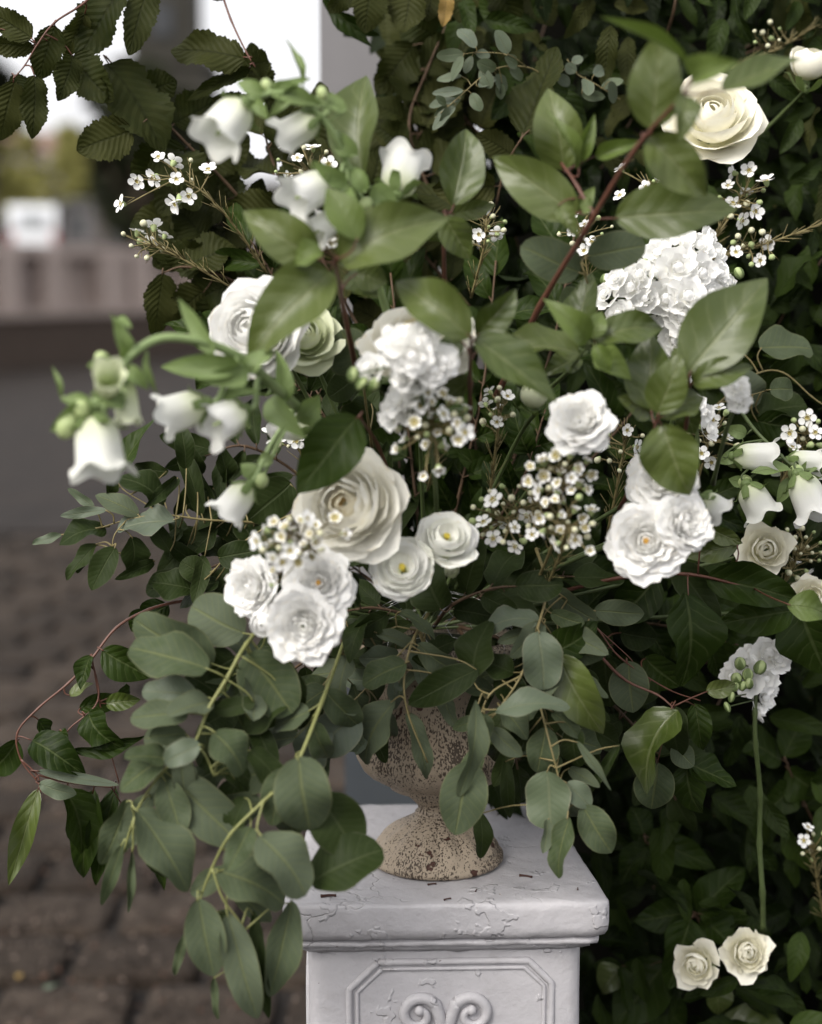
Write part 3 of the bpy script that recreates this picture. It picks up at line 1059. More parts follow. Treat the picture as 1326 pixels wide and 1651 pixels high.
# ================================================================ HEDGE
HD0 = 2.16
hd = thing('hedge', (1.0, 2.6, 0), 'dense dark green hedge of laurel leaves filling the wall behind the flowers', 'hedge')
mb = MB()
DARKB = plain('hedge_shade', (0.003, 0.003, 0.002), 0.95, 0.05, 0.5, 8)  # near-black backing lump: shade inside the hedge put into its colour
rr = random.Random(21)
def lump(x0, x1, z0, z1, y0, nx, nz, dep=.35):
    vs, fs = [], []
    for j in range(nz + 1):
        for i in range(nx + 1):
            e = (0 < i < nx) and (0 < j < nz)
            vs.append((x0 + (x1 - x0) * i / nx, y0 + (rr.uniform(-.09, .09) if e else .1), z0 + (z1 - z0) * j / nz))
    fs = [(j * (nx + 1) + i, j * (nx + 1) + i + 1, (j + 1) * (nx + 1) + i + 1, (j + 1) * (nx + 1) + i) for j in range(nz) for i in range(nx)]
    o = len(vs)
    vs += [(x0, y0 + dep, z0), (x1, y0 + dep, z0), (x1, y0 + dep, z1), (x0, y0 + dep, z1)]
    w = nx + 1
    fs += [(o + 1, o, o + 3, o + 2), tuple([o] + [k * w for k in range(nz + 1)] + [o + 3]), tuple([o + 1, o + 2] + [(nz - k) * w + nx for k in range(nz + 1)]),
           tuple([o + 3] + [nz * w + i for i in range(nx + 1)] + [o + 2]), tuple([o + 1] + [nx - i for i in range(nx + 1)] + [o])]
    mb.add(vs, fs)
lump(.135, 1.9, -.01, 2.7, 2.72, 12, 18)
put('shade_backing', mb.mesh('shade_backing', DARKB), hd)

def in_hedge(x, y):
    if y > 1290: return x > 935 + (y - 1290) * .0
    if y > 960: return x > 760
    if y > 420: return x > 640
    return x > 640 + (0 if y > 200 else -30)

rr = random.Random(33)
cand = []
while len(cand) < 2300:
    x, y = rr.uniform(560, 1480), rr.uniform(-160, 1800)
    if not in_hedge(x, y): continue
    if x < 730 and rr.random() < .35: continue
    d = rr.choice((rr.uniform(2.14, 2.4), rr.uniform(2.25, 2.66)))
    if x < 740 and y < 500: d = rr.uniform(2.3, 2.6)
    if y > 1280 and x < 1000: d = max(d, 2.24)
    cand.append((x, y, d))
EXTRA = []
front = [c for c in cand if c[2] < 2.36 and -40 < c[0] < 1350 and -40 < c[1] < 1690 and (c[0] > 930 or c[1] < 260 or c[1] > 1300)]
front.sort(key=lambda c: c[2])
front = front[:268]
fs_ = set(front)
joined = MB()
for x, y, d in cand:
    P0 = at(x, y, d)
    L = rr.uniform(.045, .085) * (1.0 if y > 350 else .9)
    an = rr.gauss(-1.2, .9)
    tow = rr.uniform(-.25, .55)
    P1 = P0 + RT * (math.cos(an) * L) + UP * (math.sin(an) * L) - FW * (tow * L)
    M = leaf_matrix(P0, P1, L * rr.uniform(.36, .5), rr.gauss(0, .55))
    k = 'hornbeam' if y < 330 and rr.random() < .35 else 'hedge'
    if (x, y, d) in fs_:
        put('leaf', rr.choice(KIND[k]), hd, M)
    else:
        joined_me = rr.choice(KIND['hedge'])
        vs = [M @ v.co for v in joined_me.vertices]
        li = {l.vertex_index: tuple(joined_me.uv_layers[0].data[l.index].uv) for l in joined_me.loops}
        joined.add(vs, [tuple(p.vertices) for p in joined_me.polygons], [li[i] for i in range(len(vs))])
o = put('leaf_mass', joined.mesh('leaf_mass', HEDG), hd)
o['kind'] = 'stuff'
mb = MB()
for k in range(34):
    x, y = rr.uniform(760, 1400), rr.uniform(-60, 1650)
    if not in_hedge(x, y): continue
    an = rr.gauss(1.5, .6)
    l = rr.uniform(90, 260)
    d = rr.uniform(2.2, 2.5)
    tube(mb, smooth([at(x, y, d + .1), at(x + math.cos(an) * l * .5 + rr.uniform(-20, 20), y - math.sin(an) * l * .5, d), at(x + math.cos(an) * l, y - math.sin(an) * l, d + .03)]), .0022, .0012, 6)
o = put('twigs', mb.mesh('twigs', STEMB), hd)
o['kind'] = 'stuff'

# ================================================================ GREENERY IN THE URN
G_V, G_E, G_H, G_F = 'viburnum branches', 'eucalyptus branches', 'hornbeam branches', 'dark filler branches'
CV, CE, CH = 'branch', 'branch', 'branch'
U0 = (690, 1015, 2.0)

# ---- viburnum, nearest and blurred
branch('viburnum_branch', 'long dark red viburnum stem crossing in front of the big ivory rose at upper right', CV, G_V,
       [(800, 640, 1.86), (870, 495, 1.74), (945, 370, 1.64), (1025, 240, 1.56), (1105, 150, 1.50)],
       [(1050, 208, 1068, 46, 88), (1108, 98, 972, 22, 24, 0, -.03, 'young'), (1112, 128, 1178, 98, 50, -.02, -.05, 'young'), (1165, 145, 1296, 86, 50, .01, .02),
        (1108, 150, 1102, 218, 42), (1046, 220, 1142, 316, 80), (992, 352, 1190, 334, 92), (932, 345, 794, 250, 80),
        (912, 274, 886, 138, 82, .02), (932, 262, 960, 186, 26, 0, -.02, 'young'), (935, 272, 892, 172, 22, 0, -.02, 'young'), (958, 252, 1030, 226, 28, 0, -.02, 'young'),
        (930, 345, 960, 300, 24, .01, 0, 'young'), (955, 335, 935, 330, 30, 0, 0, 'young'), (900, 330, 930, 375, 30)],
       r=.0036, twigs=[[(960, 350, 1.64), (925, 290, 1.66), (905, 262, 1.68)]], rollr=20)
branch('viburnum_branch', 'broad viburnum sprig fanning its leaves just above the two cream roses', CV, G_V,
       [(575, 600, 1.80), (555, 500, 1.68), (540, 420, 1.58)],
       [(542, 420, 716, 330, 100, 0, -.01), (512, 418, 392, 342, 76), (534, 432, 394, 572, 104, -.01, -.02), (578, 386, 528, 300, 58, -.015, 0, 'young'),
        (552, 398, 600, 335, 40, .01, 0, 'young'), (520, 402, 470, 420, 44, -.02, 0, 'young'), (575, 440, 625, 455, 50, .03), (560, 440, 610, 480, 48, .05)], r=.0032, rollr=16)
branch('viburnum_branch', 'upright pointed viburnum leaf pair rising between the top bellflowers', CV, G_V,
       [(600, 400, 1.74), (585, 340, 1.70), (580, 285, 1.68)],
       [(582, 282, 575, 108, 80), (575, 300, 535, 345, 40, 0, 0, 'young'), (590, 300, 560, 322, 24, 0, 0, 'young')], r=.0024)
branch('viburnum_branch', 'viburnum sprig with an upright folded leaf right of the open white bellflower', CV, G_V,
       [(718, 480, 1.78), (716, 400, 1.73), (722, 340, 1.70)],
       [(732, 332, 756, 203, 74), (718, 348, 758, 418, 54, -.02), (730, 345, 800, 330, 30, .03), (712, 360, 690, 390, 36, .03)], r=.0028, rollr=14)
branch('viburnum_branch', 'viburnum sprig drooping over the rose in the middle of the arrangement', CV, G_V,
       [(760, 700, 1.80), (758, 620, 1.68), (760, 542, 1.60)],
       [(758, 541, 632, 440, 78, -.03), (764, 545, 902, 644, 72, -.01), (770, 540, 835, 470, 50, .03), (745, 550, 700, 575, 40, .03),
        (772, 560, 830, 520, 44, .05), (760, 610, 712, 648, 48, .03)], r=.0030, rollr=16)
branch('viburnum_branch', 'viburnum sprig with long horizontal leaf left of the white stock cluster', CV, G_V,
       [(870, 640, 1.86), (915, 600, 1.76), (945, 562, 1.66)],
       [(938, 562, 792, 556, 66, .02), (962, 545, 1076, 512, 60), (952, 555, 896, 488, 48, -.02, -.03, 'young'), (960, 565, 1010, 600, 46, -.01, -.02, 'young'), (935, 575, 880, 600, 44, .05),
        (925, 545, 955, 440, 60, .07), (960, 555, 985, 600, 30, -.03, 0, 'young'), (950, 545, 975, 500, 34, -.01, 0, 'young')], r=.0028, mat=STEMG, rollr=18)
branch('viburnum_branch', 'viburnum sprig with a glossy downward leaf above the double white spray roses', CV, G_V,
       [(1000, 820, 1.84), (1040, 740, 1.74), (1062, 672, 1.66)],
       [(1050, 660, 1048, 535, 78, .02), (1062, 668, 1098, 572, 66, -.01), (1066, 684, 1110, 802, 92, -.01), (1068, 672, 1136, 632, 60, .0), (1050, 665, 1000, 640, 44, .04)], r=.0028, rollr=18)
branch('viburnum_branch', 'viburnum sprig lifting one big pointed leaf beside the white stock cluster', CV, G_V,
       [(1090, 760, 1.84), (1108, 680, 1.74), (1112, 605, 1.64)],
       [(1112, 602, 1237, 444, 116), (1116, 618, 1212, 582, 52, -.01), (1112, 610, 1082, 560, 40, .03), (1100, 640, 1120, 700, 46, .05)], r=.0028, rollr=14)
branch('viburnum_branch', 'single dark viburnum leaf lying over the top of the large cream rose', CV, G_V,
       [(640, 800, 1.86), (610, 720, 1.76), (580, 672, 1.66)],
       [(577, 672, 478, 796, 92, 0, -.02, 'viburnum_dark')], r=.0026, rollr=8)
branch('viburnum_branch', 'dark viburnum branch reaching right to the pale green leaf below the small ivory roses', CV, G_V,
       [(880, 960, 2.0), (1010, 930, 1.94), (1110, 926, 1.92), (1200, 945, 1.92), (1290, 965, 1.94)],
       [(1140, 930, 1296, 966, 70, 0, 0, 'viburnum_dark'), (1282, 985, 1160, 1004, 66, 0, 0, 'viburnum_dark'), (1110, 955, 1122, 1110, 82, -.03, 0, 'viburnum_dark'), (1090, 905, 1160, 1005, 62, .02, .02, 'oval_dark'),
        (1272, 975, 1345, 985, 52, -.12, 0, 'young'), (1290, 975, 1330, 1095, 95, .04, 0, 'viburnum_dark'), (1140, 850, 1198, 876, 26, -.02, 0, 'viburnum'), (1192, 878, 1098, 898, 32, 0, 0, 'viburnum'),
        (1060, 930, 990, 1010, 70, .06, 0, 'viburnum_dark'), (1180, 940, 1230, 885, 50, .08, 0, 'viburnum_dark')], r=.0026)
branch('viburnum_branch', 'glossy bright viburnum leaf hanging over a grey leaf right of the pedestal', CV, G_V,
       [(930, 1010, 1.98), (1000, 1090, 1.94), (1060, 1120, 1.92), (1085, 1140, 1.91)],
       [(1084, 1140, 1016, 1272, 80, -.02, 0, 'viburnum'), (1088, 1140, 1090, 1225, 50, .02, 0, 'oval_dark'), (1060, 1230, 1052, 1308, 66, .03, 0, 'oval'), (1085, 1200, 1120, 1236, 40, .03, 0, 'oval'),
        (1140, 1115, 1190, 1105, 30, 0, 0, 'viburnum'), (1110, 1230, 1188, 1268, 50, .05, 0, 'viburnum_dark'), (1105, 1235, 1120, 1320, 54, .05, 0, 'viburnum_dark'), (1120, 1135, 1135, 1215, 42, .05, 0, 'viburnum_dark')], r=.0020)

# ---- eucalyptus, trailing front left
branch('eucalyptus_branch', 'long silver dollar eucalyptus trail arching to lower left below the spray roses', CE, G_E,
       [(520, 985, 1.90), (440, 1000, 1.78), (398, 1038, 1.73), (365, 1095, 1.71), (335, 1145, 1.70), (312, 1200, 1.70), (262, 1245, 1.71), (222, 1305, 1.72), (196, 1385, 1.74)],
       [(394, 1022, 303, 978, 78, .02), (345, 1072, 212, 1006, 76, .03), (335, 1078, 206, 1038, 78, -.01), (316, 1120, 228, 1112, 54, .03, 0, 'round_pale'), (304, 1150, 208, 1156, 48, -.01),
        (400, 1052, 472, 1150, 88, .01), (462, 1118, 386, 1172, 62, .03, 0, 'round_dark'), (346, 1180, 402, 1240, 66, -.01), (322, 1200, 262, 1230, 42, -.02, 0, 'round_pale'),
        (265, 1222, 188, 1272, 52, .0, 0, 'oval'), (220, 1305, 312, 1434, 80, -.02, 0, 'oval'), (277, 1252, 394, 1368, 76, .01, 0, 'oval'), (205, 1290, 168, 1402, 46, .02, 0, 'oval'), (196, 1362, 164, 1462, 24, 0, 0, 'oval'),
        (213, 1372, 208, 1474, 13, .01, 0, 'oval'), (312, 1232, 245, 1300, 64, .04, 0, 'round'), (232, 1320, 275, 1425, 44, .05, 0, 'oval_dark'), (380, 1060, 330, 1090, 60, .05, 0, 'round_dark'),
        (300, 1200, 232, 1190, 52, .05, 0, 'round'), (355, 1120, 300, 1085, 50, .06, 0, 'round_dark'), (330, 1170, 380, 1140, 56, .06, 0, 'round_dark'), (360, 1230, 420, 1270, 50, .06, 0, 'round_dark')],
       kd='round', r=.0024, mat=STEMY, twigs=[[(312, 1200, 1.70), (330, 1215, 1.69), (345, 1250, 1.69)], [(222, 1305, 1.72), (215, 1330, 1.71), (215, 1372, 1.715)]], rollr=18, extra=[(12, 78, .62, 'round', [(500, 1000, 1.84), (420, 1060, 1.74), (350, 1130, 1.72), (290, 1210, 1.72), (240, 1290, 1.73)]), (9, 80, .6, 'round_dark', [(470, 1010, 1.84), (430, 1100, 1.78), (400, 1190, 1.76), (380, 1260, 1.76)])])
branch('eucalyptus_branch', 'round leaved eucalyptus trail hanging in front of the pedestal left corner', CE, G_E,
       [(560, 1020, 1.90), (520, 1130, 1.74), (472, 1245, 1.68), (425, 1292, 1.68), (372, 1345, 1.68), (342, 1400, 1.69), (320, 1460, 1.70), (312, 1510, 1.71)],
       [(480, 1222, 500, 1347, 94, -.02), (455, 1238, 438, 1332, 56, .01, 0, 'oval'), (420, 1345, 503, 1434, 82, -.01), (520, 1282, 572, 1376, 92, .02, 0, 'round_dark'), (500, 1424, 612, 1362, 92, .02, 0, 'round_dark'),
        (352, 1402, 466, 1444, 80, 0), (318, 1450, 346, 1577, 66, -.01, 0, 'oval'), (366, 1474, 416, 1652, 58, 0, 0, 'oval'), (470, 1452, 438, 1612, 54, .02, 0, 'oval'), (345, 1575, 350, 1648, 13, 0, 0, 'oval'),
        (300, 1505, 278, 1578, 16, 0, 0, 'oval'), (408, 1470, 430, 1655, 28, .02, 0, 'oval_dark'), (360, 1470, 350, 1560, 40, .04, 0, 'oval_dark'), (395, 1285, 370, 1345, 40, .04, 0, 'round_dark')],
       kd='round', r=.0021, mat=STEMY, twigs=[[(425, 1292, 1.68), (415, 1330, 1.67), (418, 1345, 1.67)], [(342, 1400, 1.69), (360, 1450, 1.69), (395, 1500, 1.70), (410, 1560, 1.71)]], rollr=16, extra=[(9, 78, .64, 'round', [(540, 1060, 1.84), (500, 1160, 1.75), (455, 1250, 1.71), (400, 1340, 1.71)]), (5, 90, .5, 'oval', [(400, 1340, 1.71), (370, 1430, 1.72), (400, 1540, 1.73)])])
branch('eucalyptus_branch', 'eucalyptus sprig hanging down the left half of the urn bowl', CE, G_E,
       [(690, 990, 1.90), (666, 1032, 1.84), (652, 1090, 1.82), (658, 1150, 1.82), (690, 1230, 1.83)],
       [(655, 1068, 582, 1102, 50), (674, 1040, 740, 1092, 38), (632, 1130, 568, 1228, 58), (575, 1150, 506, 1212, 74, -.01, 0, 'round_pale'), (524, 1168, 482, 1246, 66, .0, 0, 'round_pale'),
        (560, 1055, 540, 1138, 40), (526, 1108, 458, 1162, 50), (606, 1020, 672, 1040, 24), (645, 984, 706, 1022, 22), (558, 1000, 584, 1038, 34), (772, 1078, 658, 1136, 54, -.02, 0, 'oval_dark'), (660, 1148, 698, 1258, 34),
        (610, 1060, 570, 1060, 34, .04, 0, 'round_dark'), (540, 1125, 572, 1150, 34, -.01), (470, 1170, 530, 1110, 50, .05, 0, 'round_dark'), (600, 1180, 625, 1230, 34, .03, 0, 'oval_dark'),
        (640, 1050, 600, 1090, 44, .05, 0, 'oval_dark'), (690, 1055, 735, 1030, 36, .05, 0, 'oval_dark'), (700, 1085, 665, 1060, 34, .05, 0, 'oval_dark')],
       kd='oval', r=.0016, mat=STEMO, twigs=[[(666, 1032, 1.84), (600, 1100, 1.84), (540, 1160, 1.82)], [(640, 1010, 1.86), (560, 1045, 1.86), (525, 1100, 1.85)]], extra=[(10, 66, .6, 'oval', [(680, 1000, 1.88), (600, 1060, 1.84), (540, 1130, 1.83), (520, 1200, 1.83)]), (7, 60, .55, 'oval_pale', [(690, 1010, 1.88), (620, 1100, 1.83), (590, 1170, 1.83)]), (6, 62, .5, 'oval', [(690, 1010, 1.88), (690, 1060, 1.84), (710, 1110, 1.83)])])
branch('eucalyptus_branch', 'eucalyptus stem with a pale blue oval leaf dangling right of the urn', CE, G_E,
       [(865, 885, 1.92), (882, 945, 1.86), (868, 1010, 1.82), (840, 1090, 1.80), (800, 1150, 1.80)],
       [(868, 895, 812, 962, 74, .03, 0, 'round_dark'), (872, 996, 778, 1000, 44, 0, 0, 'oval_pale'), (870, 1018, 880, 1114, 68, -.02, 0, 'round_pale'), (882, 950, 962, 1004, 40, .02), (958, 985, 1042, 990, 42, .02, 0, 'oval'),
        (798, 1145, 918, 1122, 42, -.03, 0, 'oval_pale'), (782, 1150, 770, 1200, 40, 0, 0, 'oval'), (758, 1226, 734, 1347, 78, 0, 0, 'oval'), (772, 1130, 756, 1292, 30, -.02, 0, 'oval'),
        (830, 1085, 770, 1060, 46, .03, 0, 'oval_dark'), (760, 1092, 776, 998, 62, .03, 0, 'oval_dark'), (880, 1060, 972, 1012, 56, .03, 0, 'viburnum_dark'), (898, 1058, 972, 1192, 70, .01, 0, 'viburnum'),
        (820, 1140, 790, 1200, 50, .04, 0, 'oval_dark'), (800, 1090, 850, 1140, 50, .05, 0, 'oval_dark')],
       kd='oval', r=.0019, mat=STEMO, twigs=[[(840, 1090, 1.80), (790, 1120, 1.79), (768, 1180, 1.79), (758, 1230, 1.79)], [(882, 945, 1.86), (930, 975, 1.88), (960, 985, 1.88)]], extra=[(10, 66, .52, 'oval', [(880, 950, 1.88), (850, 1050, 1.83), (800, 1130, 1.82), (770, 1210, 1.81)]), (8, 70, .5, 'oval', [(870, 960, 1.9), (900, 1040, 1.87), (930, 1110, 1.86)])])
branch('eucalyptus_branch', 'grey green eucalyptus sprig hanging past the right back corner of the pedestal', CE, G_E,
       [(840, 1000, 1.94), (862, 1100, 1.84), (882, 1180, 1.80), (900, 1250, 1.80), (915, 1320, 1.80)],
       [(880, 1172, 868, 1248, 52, .01, 0, 'oval'), (882, 1243, 890, 1338, 72, 0, 0, 'round_pale'), (914, 1262, 954, 1302, 40, 0, 0, 'oval_pale'), (938, 1300, 988, 1378, 56, 0, 0, 'oval'), (916, 1318, 892, 1418, 38, -.02, 0, 'oval'),
        (884, 1320, 880, 1375, 18), (775, 1310, 782, 1388, 30, .05, 0, 'oval_dark'), (816, 1225, 822, 1324, 24, .06, 0, 'oval_dark'), (930, 1195, 988, 1275, 16, 0, 0, 'oval'), (860, 1150, 830, 1215, 46, .03, 0, 'oval_dark'),
        (925, 1170, 925, 1240, 40, .03, 0, 'oval_dark'), (1000, 1200, 950, 1280, 18, .03, 0, 'oval_dark'), (850, 1190, 905, 1160, 46, .05, 0, 'oval_dark')],
       kd='oval', r=.0015, mat=STEMO, extra=[(8, 64, .56, 'oval', [(850, 1040, 1.88), (880, 1130, 1.84), (900, 1200, 1.83), (920, 1270, 1.82)])])
branch('eucalyptus_branch', 'notched grey eucalyptus leaf sprig above the glossy bright leaf', CE, G_E,
       [(900, 960, 1.98), (960, 1010, 1.96), (1000, 1060, 1.95), (1075, 1110, 1.95), (1130, 1130, 1.95)],
       [(1012, 1066, 1022, 1150, 66, 0, 0, 'oval'), (1040, 1060, 1096, 1110, 60, .04, 0, 'viburnum_dark'), (975, 1060, 985, 1140, 60, .05, 0, 'oval_dark'), (1000, 1160, 960, 1190, 50, .05, 0, 'oval_dark'), (950, 1010, 900, 1045, 60, .04, 0, 'oval_dark'),
        (925, 1000, 985, 1060, 70, .06, 0, 'oval_dark'), (1000, 1020, 1060, 1030, 50, .07, 0, 'oval_dark')],
       kd='oval', r=.0013, mat=STEMR, twigs=[[(960, 1010, 1.96), (1015, 1060, 1.95), (1020, 1070, 1.95)]])
branch('eucalyptus_branch', 'oval leaved eucalyptus spray reaching left over the dark road', CE, G_E,
       [(470, 850, 2.0), (400, 842, 1.96), (330, 838, 1.94), (262, 830, 1.93), (205, 838, 1.93), (165, 850, 1.93)],
       [(282, 838, 186, 846, 50, -.01, 0, 'oval_pale'), (268, 812, 200, 756, 52, .01), (224, 830, 154, 794, 36, 0, 0, 'oval'), (172, 850, 96, 862, 44), (172, 822, 97, 832, 18, -.01, 0, 'oval_pale'), (100, 862, 50, 876, 16, 0, 0, 'oval_pale'),
        (156, 876, 104, 932, 26), (148, 880, 122, 924, 20), (186, 882, 146, 950, 44), (214, 866, 220, 930, 44), (152, 818, 109, 787, 15, 0, 0, 'oval_pale'), (186, 768, 248, 670, 32, .02, 0, 'viburnum_dark'), (176, 800, 185, 765, 18),
        (326, 832, 290, 708, 32, .02), (348, 832, 303, 744, 28, .03), (300, 815, 335, 790, 40, .03), (388, 830, 345, 770, 44, .03), (350, 850, 300, 900, 36, .03), (330, 850, 250, 930, 42, .04), (290, 850, 265, 900, 26, .04)],
       kd='oval_dark', r=.0016, mat=STEMO, twigs=[[(205, 838, 1.93), (185, 862, 1.92), (180, 890, 1.92)], [(262, 830, 1.93), (235, 812, 1.93), (200, 790, 1.94), (185, 770, 1.95)]], extra=[(10, 74, .4, 'oval_dark', [(470, 840, 1.98), (390, 800, 1.97), (320, 770, 1.97), (270, 760, 1.97)]), (9, 72, .45, 'oval_dark', [(450, 870, 1.98), (380, 880, 1.96), (310, 890, 1.96), (250, 905, 1.95)])])
branch('eucalyptus_branch', 'round dark eucalyptus leaves beside the small drooping bellflower', CE, G_E,
       [(560, 880, 2.0), (490, 830, 1.94), (430, 850, 1.92), (370, 890, 1.91)],
       [(470, 778, 402, 838, 68, 0), (352, 900, 420, 886, 46, .0), (420, 930, 372, 900, 50, .03), (330, 930, 292, 905, 44, .03), (310, 950, 245, 935, 54, .03), (350, 935, 280, 970, 40, .03), (400, 920, 330, 960, 50, .05), (450, 850, 420, 905, 60, .04)],
       kd='round_dark', r=.0018, mat=STEMO)
branch('eucalyptus_branch', 'eucalyptus twig with a round leaf behind the right hand bellflowers', CE, G_E,
       [(1090, 720, 2.06), (1160, 650, 2.05), (1215, 605, 2.05), (1262, 600, 2.05), (1310, 640, 2.05), (1340, 660, 2.05)],
       [(1226, 560, 1312, 558, 62, 0), (1212, 660, 1205, 598, 48, .02), (1242, 628, 1282, 626, 40, -.02), (1222, 668, 1302, 648, 56, .03, 0, 'round_dark'), (1220, 680, 1290, 690, 44, .02, 0, 'viburnum_dark'), (1200, 570, 1160, 560, 40, .04, 0, 'round_dark')],
       kd='round', r=.0015, mat=STEMO, twigs=[[(1160, 650, 2.05), (1200, 640, 2.02), (1242, 628, 2.02)]])
branch('eucalyptus_branch', 'blue green eucalyptus pair on the dark red stem below its long grey leaf', CE, G_E,
       [(960, 560, 1.86), (955, 490, 1.76), (940, 430, 1.72)],
       [(936, 440, 842, 398, 66), (948, 412, 1042, 396, 60), (950, 470, 905, 500, 50, .03, 0, 'round_dark')], kd='round', r=.0018, mat=STEMO)
branch('eucalyptus_branch', 'round eucalyptus leaf beside the left shoulder of the middle rose', CE, G_E,
       [(600, 720, 1.92), (590, 650, 1.85), (585, 600, 1.82)],
       [(592, 602, 548, 534, 70), (575, 610, 530, 640, 46, .04, 0, 'round_dark'), (600, 650, 560, 690, 60, .06, 0, 'round_dark')], kd='round', r=.0018, mat=STEMO)
branch('eucalyptus_branch', 'fine small leaved eucalyptus spray against the dark top of the hedge', CE, G_E,
       [(890, 130, 2.10), (850, 108, 2.08), (795, 112, 2.06), (745, 152, 2.05), (716, 178, 2.05)],
       [(748, 86, 703, 91, 20), (768, 76, 740, 44, 24), (747, 90, 728, 130, 18), (762, 90, 750, 118, 15), (768, 87, 792, 87, 18), (820, 86, 800, 48, 26), (745, 122, 704, 128, 15, .01), (748, 146, 697, 150, 16), (740, 160, 690, 169, 16), (734, 170, 696, 208, 20),
        (722, 172, 712, 206, 14), (776, 110, 792, 142, 22), (800, 120, 816, 150, 22), (822, 112, 846, 126, 20), (810, 134, 806, 160, 18), (772, 140, 800, 124, 18), (800, 112, 770, 100, 20), (835, 105, 815, 92, 22), (760, 150, 776, 178, 20), (720, 168, 704, 156, 14), (700, 190, 745, 150, 18, .03)],
       kd='small', r=.0010, mat=STEMO, twigs=[[(850, 108, 2.08), (820, 88, 2.05), (772, 84, 2.05), (748, 87, 2.05)]], pet=.0005)
branch('eucalyptus_branch', 'fine small leaved eucalyptus spray left of the grey leaf on the red stem', CE, G_E,
       [(1000, 160, 2.12), (960, 135, 2.10), (930, 118, 2.10), (915, 95, 2.10)],
       [(930, 115, 912, 104, 18), (945, 126, 950, 152, 20), (985, 130, 991, 166, 18), (938, 152, 976, 156, 16), (922, 100, 940, 92, 16), (958, 120, 975, 108, 20), (970, 140, 1005, 128, 18), (900, 120, 918, 138, 18)],
       kd='small', r=.0009, mat=STEMO, pet=.0005)

# ---- trailing nandina-like branch at the left
branch('jasmine_trail', 'thin red stemmed trail of glossy leaves curving out at lower left', 'branch', 'trailing leafy stems',
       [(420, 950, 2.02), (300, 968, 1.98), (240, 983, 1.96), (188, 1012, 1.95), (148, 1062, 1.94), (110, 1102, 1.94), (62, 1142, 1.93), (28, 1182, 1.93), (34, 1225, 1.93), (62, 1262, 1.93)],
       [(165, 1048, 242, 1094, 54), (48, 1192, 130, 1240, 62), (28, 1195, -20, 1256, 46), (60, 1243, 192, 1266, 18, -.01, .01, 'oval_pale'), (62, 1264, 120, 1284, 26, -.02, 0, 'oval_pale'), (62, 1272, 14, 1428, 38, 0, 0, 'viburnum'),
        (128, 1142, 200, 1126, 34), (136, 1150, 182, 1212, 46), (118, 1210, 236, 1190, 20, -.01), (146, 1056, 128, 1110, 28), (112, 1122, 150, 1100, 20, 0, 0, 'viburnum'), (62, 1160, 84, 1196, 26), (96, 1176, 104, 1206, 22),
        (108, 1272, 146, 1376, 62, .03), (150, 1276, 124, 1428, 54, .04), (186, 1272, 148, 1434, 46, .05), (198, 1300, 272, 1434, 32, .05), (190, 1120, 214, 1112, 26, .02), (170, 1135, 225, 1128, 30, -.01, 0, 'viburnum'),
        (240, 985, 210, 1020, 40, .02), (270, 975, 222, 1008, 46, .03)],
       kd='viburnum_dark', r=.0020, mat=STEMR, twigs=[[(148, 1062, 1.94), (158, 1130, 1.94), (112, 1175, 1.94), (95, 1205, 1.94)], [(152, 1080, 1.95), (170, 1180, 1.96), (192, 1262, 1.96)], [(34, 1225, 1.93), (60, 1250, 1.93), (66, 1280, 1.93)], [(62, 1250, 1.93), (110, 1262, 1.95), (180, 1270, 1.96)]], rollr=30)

# ---- hornbeam
branch('hornbeam_branch', 'hornbeam twig with ribbed hanging leaves at upper left against the white sky', CH, G_H,
       [(178, -40, 1.99), (136, 4, 1.98), (88, 36, 1.97), (60, 72, 1.97), (40, 105, 1.97), (22, 126, 1.97)],
       [(88, 40, 62, 128, 54), (56, 120, 56, 220, 46, .0), (22, 130, 0, 226, 60), (196, -20, 126, 94, 72, .01), (138, 20, 104, 92, 40, .02), (52, 62, -20, 15, 46), (55, 75, -30, 68, 34, .01), (240, -30, 208, 86, 56, .02), (118, 88, 100, 158, 44, .02), (112, 92, 178, 160, 70, .04),
        (20, 120, 55, 170, 40, .03)],
       kd='hornbeam', r=.0015, twigs=[[(60, 72, 1.97), (30, 55, 1.97), (-20, 40, 1.97)], [(178, -40, 1.99), (215, -35, 1.99), (245, -40, 2.0)]])
branch('hornbeam_branch', 'hornbeam twig hanging down the white sky gap with one wide toothed leaf', CH, G_H,
       [(352, -30, 2.06), (372, 30, 2.05), (398, 85, 2.04), (412, 108, 2.04)],
       [(396, 92, 272, 74, 70), (404, 104, 434, 98, 42, 0), (408, 112, 420, 150, 36, .02), (360, 0, 330, -60, 40), (404, 108, 300, 160, 26, .02)], kd='hornbeam', r=.0016)
branch('hornbeam_branch', 'dark hornbeam branch with a large shaded leaf below the stepped tower', CH, G_H,
       [(470, 420, 2.16), (370, 300, 2.10), (290, 220, 2.06), (215, 140, 2.04), (170, 90, 2.04)],
       [(172, 98, 272, 232, 100, -.01), (214, 208, 124, 242, 74, -.03), (250, 240, 325, 330, 86), (300, 240, 212, 300, 90, .02), (330, 260, 400, 220, 80, .03), (320, 265, 255, 345, 80, .02), (370, 320, 270, 345, 84, .03), (280, 200, 350, 160, 70, .03), (225, 150, 285, 130, 60, .04), (400, 340, 330, 400, 90, .03)],
       kd='hornbeam', r=.0022, mat=STEMB)
